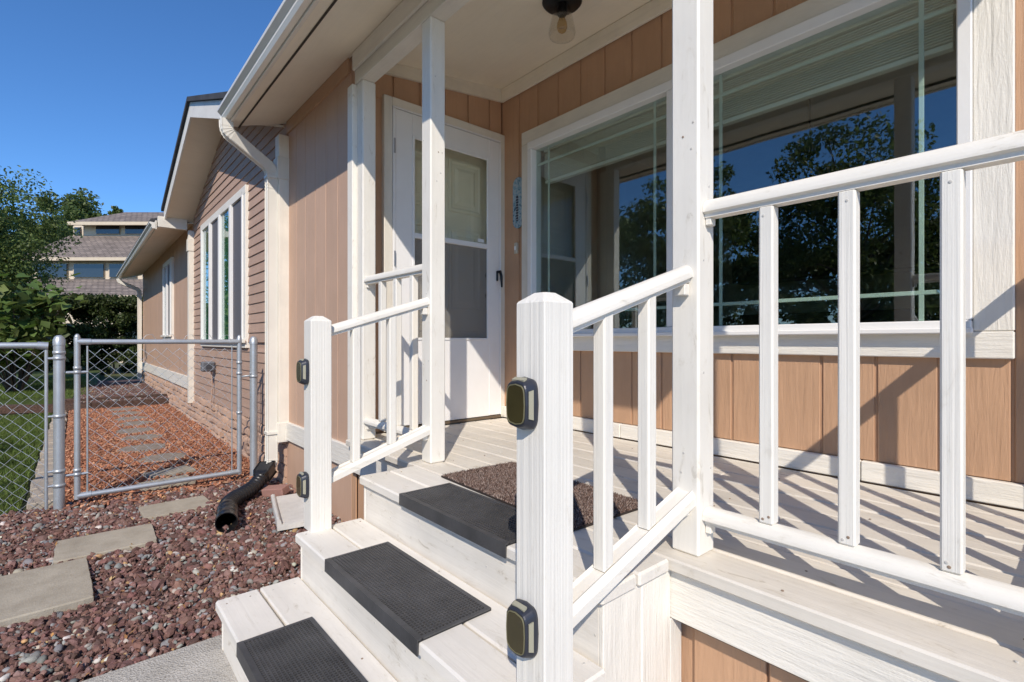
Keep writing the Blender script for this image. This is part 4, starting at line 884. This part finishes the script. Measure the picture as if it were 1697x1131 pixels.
tubeobj('tension_bar', [(GXX, -0.155, 0.03), (GXX, -0.155, 1.14)], 0.010, fn, 6)
for zz in (0.20, 0.30, 0.68, 1.08): MB().tube([(GXX, -0.16, zz), (GXX, -0.11, zz)], 0.008, 6).build('band_arm', GALV, fn)
tubeobj('line_post', [(GXX, -3.4, 0.0), (GXX, -3.4, 1.2)], 0.025, fn)
mesh_wires(fn, -1.9, -0.155, 0.03, 1.16, GXX)
lp = thing('latch_post', (GXX, 1.147, 0.0), 'grey steel gate post close to the house wall', 'post')
tubeobj('shaft', [(GXX, 1.147, 0.0), (GXX, 1.147, 1.205)], 0.030, lp, 18); cap(GXX, 1.147, 1.215, 0.029, lp); band(GXX, 1.147, 0.90, 0.030, lp)

# ------------------------------------------------------------------ neighbouring house with stepped roofs
ND = 30.0
def nb(u, dd, vpix, dz=None): p = at(u, ND + dd, 0); return (p.x, p.y, 1.2 + (565.5 - vpix)*(ND + (dd if dz is None else dz))/836.0)
nh = thing('neighbour_house', at(170, ND, 0), 'pale neighbouring house with three stepped shingle roofs beyond the hedge', 'house')
k = NT('brown_shingles'); v = k.coords((1, 1, 1), jitter=False); bk = k.new('ShaderNodeTexBrick', Scale=1.0); bk.inputs['Brick Width'].default_value = 0.35; bk.inputs['Row Height'].default_value = 0.11; bk.inputs['Mortar Size'].default_value = 0.014
tc = k.new('ShaderNodeTexCoord'); dt = k.new('ShaderNodeVectorMath', operation='DOT_PRODUCT'); dt.inputs[1].default_value = RT[:]; sx = k.new('ShaderNodeSeparateXYZ'); cb = k.new('ShaderNodeCombineXYZ')
k.link(tc.outputs['Object'], dt.inputs[0]); k.link(tc.outputs['Object'], sx.inputs[0]); k.link(dt.outputs['Value'], cb.inputs[0]); k.link(sx.outputs['Z'], cb.inputs[1]); k.link(cb.outputs[0], bk.inputs['Vector'])
bk.inputs['Color1'].default_value = (0.29, 0.235, 0.20, 1); bk.inputs['Color2'].default_value = (0.21, 0.17, 0.145, 1); bk.inputs['Mortar'].default_value = (0.05, 0.045, 0.045, 1)
k.link(k.mul(bk.outputs['Color'], k.ramp(k.noise(v, 1.6, 6, 0.8), [(0.3, (0.7,)*3), (0.7, (1.25,)*3)])), k.b.inputs['Base Color']); k.b.inputs['Roughness'].default_value = 0.95
k.link(k.bump(bk.outputs['Fac'], -0.02, 1.0), k.b.inputs['Normal']); NSH = k.m
NW = plain('pale_stucco', (0.66, 0.56, 0.43), 0.85, var=0.06); NTR = plain('buff_fascia', (0.60, 0.50, 0.37), 0.6)
NGL = plain('dark_window', (0.02, 0.024, 0.03), 0.03, spec=1.0)
def prism(name, u0, u1, d0, d1, v0, v1, mat, parent=nh):
    r0, r1 = at(u0, ND + d0), at(u1, ND + d0); dv = Vector((FW.x, FW.y, 0))*(d1 - d0); m = MB()
    za, zb = (1.2 + (565.5 - v)*(ND + d0)/836.0 for v in (v0, v1))
    m.loft([[(p.x, p.y, z) for p in (r0, r1, r1 + dv, r0 + dv)] for z in (za, zb)]); return m.build(name, mat, parent)
def nroof(name, uL, uR, ve, vt, dface, inset, tl):
    m = MB(); a, b = at(uL, ND + dface), at(uR, ND + dface); c_, d = at(uL + tl, ND + dface + inset), at(uR, ND + dface + inset)
    z0 = 1.2 + (565.5 - ve)*(ND + dface)/836.0; z1 = 1.2 + (565.5 - vt)*(ND + dface + inset)/836.0; back = Vector((FW.x, FW.y, 0))*9
    m.loft([[(p.x, p.y, z0) for p in (a, b, b + back, a + back)], [(p.x, p.y, z1) for p in (c_, d, b + back, c_ + back)]])
    o = m.build(name, NSH, nh); prism('fascia', uL - 1, uR, dface - 0.06, dface + 0.12, ve + 5.0, ve - 0.3, NTR); return o
# top tier: walls, windows, hipped roof
prism('wall', 139, 330, 2.0, 9, 396, 371, NW); nroof('roof', 112, 330, 368, 352, 1.3, 3.2, 95)
for a, b in ((159, 197), (207, 247), (257, 300)):
    f = prism('window_frame', a - 1.2, b + 1.2, 1.92, 1.98, 388.5, 373.5, NTR); prism('pane', a, b, 1.86, 1.91, 387.5, 374.5, NGL, f)
prism('wall', 121, 138, 3.4, 9, 393, 374, NW)
f = prism('window_frame', 122, 133, 3.30, 3.38, 391, 376, NTR); prism('pane', 123, 132, 3.22, 3.29, 390, 377, NGL, f)
nroof('roof', 30, 330, 427, 391, -0.5, 2.45, 85)
prism('wall', 52, 330, 0.1, 9, 466, 430, NW)
for a, b in ((62, 110), (122, 171), (181, 225), (236, 280)):
    f = prism('window_frame', a - 1.5, b + 1.5, 0.02, 0.08, 461, 436.5, NTR); prism('pane', a, b, -0.06, 0.01, 459.5, 438, NGL, f)
nroof('roof', 5, 330, 490, 463, -2.4, 2.45, 50)
prism('wall', 30, 330, -1.8, 9, 602, 494, NW); prism('garage_door', 205, 300, -1.9, -1.82, 600, 502, plain('dark_teal', (0.03, 0.05, 0.055), 0.5))

# ------------------------------------------------------------------ trees, hedge, shrub
def leaf_cloud(centres, radii, per, size, cols, up=0.35, asp=0.55):
    """leaf-shaped faces spread through clumps: each a folded diamond of two triangles"""
    n = len(centres)*per; ci = np.repeat(np.arange(len(centres)), per)
    d = RNG.normal(size=(n, 3)); d /= np.linalg.norm(d, axis=1)[:, None]; rr = RNG.uniform(0, 1, n)**0.45
    C = np.asarray(centres)[ci] + d*rr[:, None]*np.asarray(radii)[ci][:, None]*np.array([1, 1, 0.8])
    ax = RNG.normal(size=(n, 3)); ax[:, 2] -= 0.3; ax /= np.linalg.norm(ax, axis=1)[:, None]
    nm = RNG.normal(size=(n, 3)); nm[:, 2] += up*4; nm -= ax*np.sum(nm*ax, 1)[:, None]; nm /= np.linalg.norm(nm, axis=1)[:, None]
    sd_ = np.cross(ax, nm); L = size*RNG.uniform(0.6, 1.3, n)[:, None]; Wd = L*asp
    P = np.stack([C - ax*L*0.5, C + sd_*Wd*0.5 + nm*Wd*0.12, C + ax*L*0.5, C - sd_*Wd*0.5 + nm*Wd*0.12], 1).reshape(-1, 3)
    F = (np.arange(n)[:, None]*4 + np.array([[0, 1, 2, 0, 2, 3]])).reshape(-1)
    tone = RNG.uniform(0.75, 1.25, len(centres))[ci]
    c = cols[RNG.integers(0, len(cols), n)]*(RNG.uniform(0.75, 1.25, n)*tone)[:, None]
    return P, F, np.repeat(c, 4, 0)
BARK = plain('bark', (0.11, 0.085, 0.065), 0.95, bump=0.01, bscale=25, var=0.3)
GREENS = np.array([(0.13, 0.19, 0.05), (0.17, 0.24, 0.065), (0.10, 0.15, 0.04), (0.22, 0.275, 0.09)])
def tree(name, base, height, crown, cz, nclump, per, leaf, cols, label, group=None, trunk_r=0.12, shape='round', bare=0.3):
    t = thing(name, base, label, 'tree', group); base = Vector(base)
    cen = []; rad = []
    for i in range(nclump):
        a = random.uniform(0, 6.283); u = random.random()**0.5
        if shape == 'round':
            ph = math.acos(random.uniform(-0.75, 1)); rr = random.uniform(0.55, 1.0)
            p = Vector((math.sin(ph)*math.cos(a)*crown*rr, math.sin(ph)*math.sin(a)*crown*rr, cz + math.cos(ph)*(height - cz)*rr))
        else:
            h = random.uniform(bare, 1); wr = crown*(1 - h)**0.75 + 0.12*crown
            p = Vector((math.cos(a)*wr*u, math.sin(a)*wr*u, h*height))
        cen.append(base + p); rad.append(crown*random.uniform(0.14, 0.30))
    m = MB(); top = base + Vector((0, 0, cz if shape == 'round' else height*0.97)); bend = Vector((random.uniform(-0.1, 0.1), random.uniform(-0.1, 0.1), 0))
    m.tube([base - Vector((0, 0, 0.1)), base + Vector((0, 0, 0.15)), base.lerp(top, 0.5) + bend, top], [trunk_r*1.35, trunk_r, trunk_r*0.8, trunk_r*0.35], 10)
    for c_ in random.sample(cen, min(len(cen), 26)):
        s = base.lerp(top, random.uniform(0.45, 0.95)); mid = s.lerp(c_, 0.5) + Vector((0, 0, 0.12*crown)); m.tube([s, mid, c_], [trunk_r*0.35, trunk_r*0.22, trunk_r*0.06], 6)
    m.build('trunk', BARK, t)
    P, F, c = leaf_cloud([tuple(x) for x in cen], rad, per, leaf, cols)
    raw_mesh('crown', P, F, 3, attr_mat('leaf', 0.5, 0.42, spec=0.4), t, tuple(base), c); return t
tree('leafy_tree', (-16.2, -2.15, 0.1), 5.5, 1.95, 3.3, 150, 330, 0.075, GREENS, 'broad green tree at the left edge beyond the lawn', trunk_r=0.14)
tree('leafy_tree', (-21.5, -3.3, 0.1), 6.1, 2.2, 3.6, 90, 260, 0.10, GREENS, 'green tree behind the broad one, added for the window reflection', trunk_r=0.15)  # tree added so the four pane window mirrors green instead of sky
tree('far_tree', at(128, 46), 14.2, 4.3, 9.0, 110, 240, 0.38, GREENS*0.8, 'dark green tree behind the neighbouring house on the left')
tree('far_tree', at(70, 50), 13.6, 4.6, 8.0, 80, 200, 0.40, GREENS*0.8, 'lower dark tree behind the leafy tree, left of the stepped roofs')
tree('far_conifer', at(193, 60), 17.2, 2.0, 8.0, 70, 90, 0.35, GREENS*0.7, 'pointed conifer tip showing above the top roof', shape='cone')
tree('street_tree', (-2.9, -5.6, 0.0), 5.3, 1.8, 3.0, 110, 230, 0.095, GREENS*0.85, 'green tree mirrored large in the right sash of the window', 'trees mirrored in the window', trunk_r=0.09)
tree('street_tree', (-7.6, -8.6, 0.0), 6.4, 2.1, 3.6, 70, 150, 0.15, GREENS*0.9, 'green tree mirrored in the left sash of the window', 'trees mirrored in the window')
tree('street_tree', (-11.5, -9.5, 0.0), 6.0, 2.4, 3.2, 70, 150, 0.16, GREENS*0.9, 'green tree across the lawn, mirrored in the four pane window', 'trees mirrored in the window')
def hedge(name, pts, half, h0, h1, per, leaf, cols, label):
    t = thing(name, pts[0], label, 'hedge'); cen = []; rad = []
    for i in range(len(pts) - 1):
        a, b = Vector(pts[i]), Vector(pts[i+1]); L = (b-a).length; nrm = Vector((-(b-a).y, (b-a).x, 0)).normalized()
        for j in range(int(L*62)):
            p = a.lerp(b, random.random()) + nrm*random.uniform(-half, half); p.z = random.uniform(h0, h1 - 0.1) if random.random() < 0.6 else h1 - random.uniform(0.05, 0.2); cen.append(tuple(p)); rad.append(random.uniform(0.22, 0.38))
    P, F, c = leaf_cloud(cen, rad, per, leaf, cols, up=0.2); raw_mesh('foliage', P, F, 3, attr_mat('leaf', 0.5, 0.42, spec=0.4), t, tuple(pts[0]), c)
    m = MB()
    for i in range(len(pts) - 1):
        a, b = Vector(pts[i]), Vector(pts[i+1])
        for j in range(max(2, int((b-a).length/0.8))): p = a.lerp(b, (j + 0.5)/max(2, int((b-a).length/0.8))); m.tube([p, p + Vector((random.uniform(-0.1, 0.1), 0, h1*0.7))], [0.035, 0.015], 6)
    m.build('stems', BARK, t); return t
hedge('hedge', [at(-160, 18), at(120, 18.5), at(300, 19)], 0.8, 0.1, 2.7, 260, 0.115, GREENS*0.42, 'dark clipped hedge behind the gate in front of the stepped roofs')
hedge('hedge', [(-8.5, -8.0, 0), (1.0, -7.6, 0)], 0.7, 0.1, 3.2, 90, 0.13, GREENS*0.7, 'tall loose hedge mirrored low in the window')
# shrub with large heart shaped leaves: the nearest leaves are separate pieces
sh = thing('shrub', (-14.6, -0.95, 0.1), 'bushy shrub with large pale green leaves left of the gate', 'shrub'); sb0 = Vector((-14.6, -0.95, 0.1))
k = NT('broad_leaf'); oi = k.new('ShaderNodeObjectInfo'); k.link(k.ramp(oi.outputs['Random'], [(0.0, (0.08, 0.14, 0.035)), (0.6, (0.13, 0.21, 0.055)), (1.0, (0.20, 0.28, 0.09))]), k.b.inputs['Base Color']); k.b.inputs['Roughness'].default_value = 0.5
t_ = k.new('ShaderNodeBsdfTranslucent'); t_.inputs[0].default_value = (0.12, 0.22, 0.04, 1); mx = k.new('ShaderNodeMixShader'); mx.inputs[0].default_value = 0.3; k.link(k.b.outputs[0], mx.inputs[1]); k.link(t_.outputs[0], mx.inputs[2]); k.link(mx.outputs[0], k.out.inputs[0]); BLEAF = k.m
lm = bpy.data.meshes.new('leaf'); S = [(0, 0, 0), (0.30, -0.16, 0.03), (0.42, 0.22, 0.05), (0.24, 0.66, 0.02), (0, 1.0, -0.10), (-0.24, 0.66, 0.02), (-0.42, 0.22, 0.05), (-0.30, -0.16, 0.03), (0, 0.35, -0.03), (0, 0.7, -0.05)]
lm.from_pydata(S, [], [(0, 1, 2, 8), (8, 2, 3, 9), (9, 3, 4), (0, 8, 6, 7), (8, 9, 5, 6), (9, 4, 5)]); lm.polygons.foreach_set('use_smooth', [True]*6); lm.materials.append(BLEAF)
m = MB(); tips = []
for i in range(26):
    a = random.uniform(0, 6.283); r_ = random.uniform(0.3, 1.25); e_ = sb0 + Vector((math.cos(a)*r_, math.sin(a)*r_*1.15, random.uniform(1.0, 2.55)*(1 - 0.18*r_)))
    mid = sb0.lerp(e_, 0.5) + Vector((0, 0, 0.25)); m.tube([sb0 + Vector((math.cos(a)*0.08, math.sin(a)*0.08, 0)), mid, e_], [0.022, 0.015, 0.005], 5); tips.append((mid, e_))
m.build('stems', BARK, sh)
for i in range(290):
    mid, e_ = random.choice(tips); p = mid.lerp(e_, random.uniform(0.1, 1.1)) + Vector((random.gauss(0, 0.16), random.gauss(0, 0.16), random.gauss(0, 0.12)))
    o = bpy.data.objects.new('leaf', lm); link(o, p, sh); s_ = random.uniform(0.14, 0.27); o.scale = (s_, s_, s_)
    o.rotation_euler = (random.uniform(-1.0, 0.25), random.uniform(-0.5, 0.5), random.uniform(-2.9, -0.3))
cen = [tuple(mid.lerp(e_, random.uniform(0, 0.9))) for mid, e_ in tips for _ in range(2)]
P, F, c = leaf_cloud(cen, [0.35]*len(cen), 26, 0.2, GREENS*0.9, asp=0.8); raw_mesh('inner_leaves', P, F, 3, attr_mat('leaf', 0.5, 0.42, spec=0.4), sh, tuple(sb0), c, kind='stuff')

# ------------------------------------------------------------------ fixings and litter
NAIL = plain('nail_head', (0.33, 0.24, 0.17), 0.6, 0.3); DULL = plain('painted_nail', (0.55, 0.53, 0.49), 0.6)
def nail_mesh(axis, mat):
    m = MB(); n = 10; r_ = 0.0034; ring = lambda q, k_: [((q, math.cos(2*math.pi*j/n)*r_*k_, math.sin(2*math.pi*j/n)*r_*k_) if axis == 0 else (math.cos(2*math.pi*j/n)*r_*k_, -q, math.sin(2*math.pi*j/n)*r_*k_) if axis == 1 else (math.cos(2*math.pi*j/n)*r_*k_, math.sin(2*math.pi*j/n)*r_*k_, q)) for j in range(n)]
    m.loft([ring(-0.001, 1.0), ring(0.0008, 1.0), ring(0.0013, 0.6)]); o = m.build('nail', mat, None, (0, 0, 0)); me = o.data; bpy.data.objects.remove(o); return me
NM = {(a, q): nail_mesh(a, mt) for a in (0, 1, 2) for q, mt in (('r', NAIL), ('d', DULL))}
def nail(p, axis, kind, parent): link(bpy.data.objects.new('nail', NM[(axis, kind)]), p, parent)
rg_ = [o for o in bpy.data.objects if o.name.startswith('front_railing')]
for o in rg_:
    for ch_ in [c_ for c_ in bpy.data.objects if c_.parent == o and c_.name.startswith('baluster')]:
        x = WL[ch_.name].x
        for dz in (0.012, 0.020): nail((x + random.uniform(-0.009, 0.009), YC - BW/2, 0.733 + dz), 1, random.choice('rrd'), o)
        nail((x + random.uniform(-0.006, 0.006), YC - BW/2, 1.520), 1, 'd', o)
for x, y in ((-0.802, 1.300), (-2.203, 1.306)):
    for q in range(5): nail((x + random.uniform(0.015, 0.07), y, 0.64 + random.random()*2.0), 1, random.choice('dddr'), porch)
    for q in range(5): nail((x + PO, y + random.uniform(0.015, 0.07), 0.64 + random.random()*2.0), 0, random.choice('dddr'), porch)
for zt, yy in ((DECK, 0.974), (Z2, 0.70), (Z1, 0.414)):
    for q in range(7): nail((SX0 + 0.05 + q*0.21 + random.uniform(-0.03, 0.03), yy, zt - 0.06 - random.random()*0.07), 1, 'd', st)
for zt, ys in ((DECK - 0.0005, (0.985, 1.06, 1.13, 1.21)), (Z2 - 0.0005, (0.71, 0.79, 0.86, 0.94)), (Z1 - 0.0005, (0.42, 0.50, 0.58, 0.66))):
    for yy in ys:
        for x in (SX0 + 0.05, -1.46, SX1 - 0.05): nail((x + random.uniform(-0.012, 0.012), yy, zt), 2, random.choice('dr'), st)
for x in np.arange(-2.9, 0.0, 0.4):
    for q in range(8): nail((x + random.uniform(-0.01, 0.01), 1.285 + q*0.146 + random.uniform(-0.01, 0.05), DECK + 0.0005), 2, random.choice('dr'), dk)
LIT = np.array([(0.42, 0.22, 0.08), (0.30, 0.15, 0.06), (0.48, 0.33, 0.16), (0.22, 0.12, 0.06)])
x, y = scatter(210, -4.7, -2.2, -0.7, 1.3, gkeep)
P, F, c = leaf_cloud(np.stack([x, y, np.full(len(x), 0.056)], -1), np.full(len(x), 0.004), 1, 0.024, LIT, up=1.5, asp=0.45)
tag(raw_mesh('leaf_litter', P, F, 3, attr_mat('dry_leaf', 0.8), None, (0, 0, 0), c, kind='stuff'), 'dry brown leaf bits scattered over the gravel', 'leaf litter')
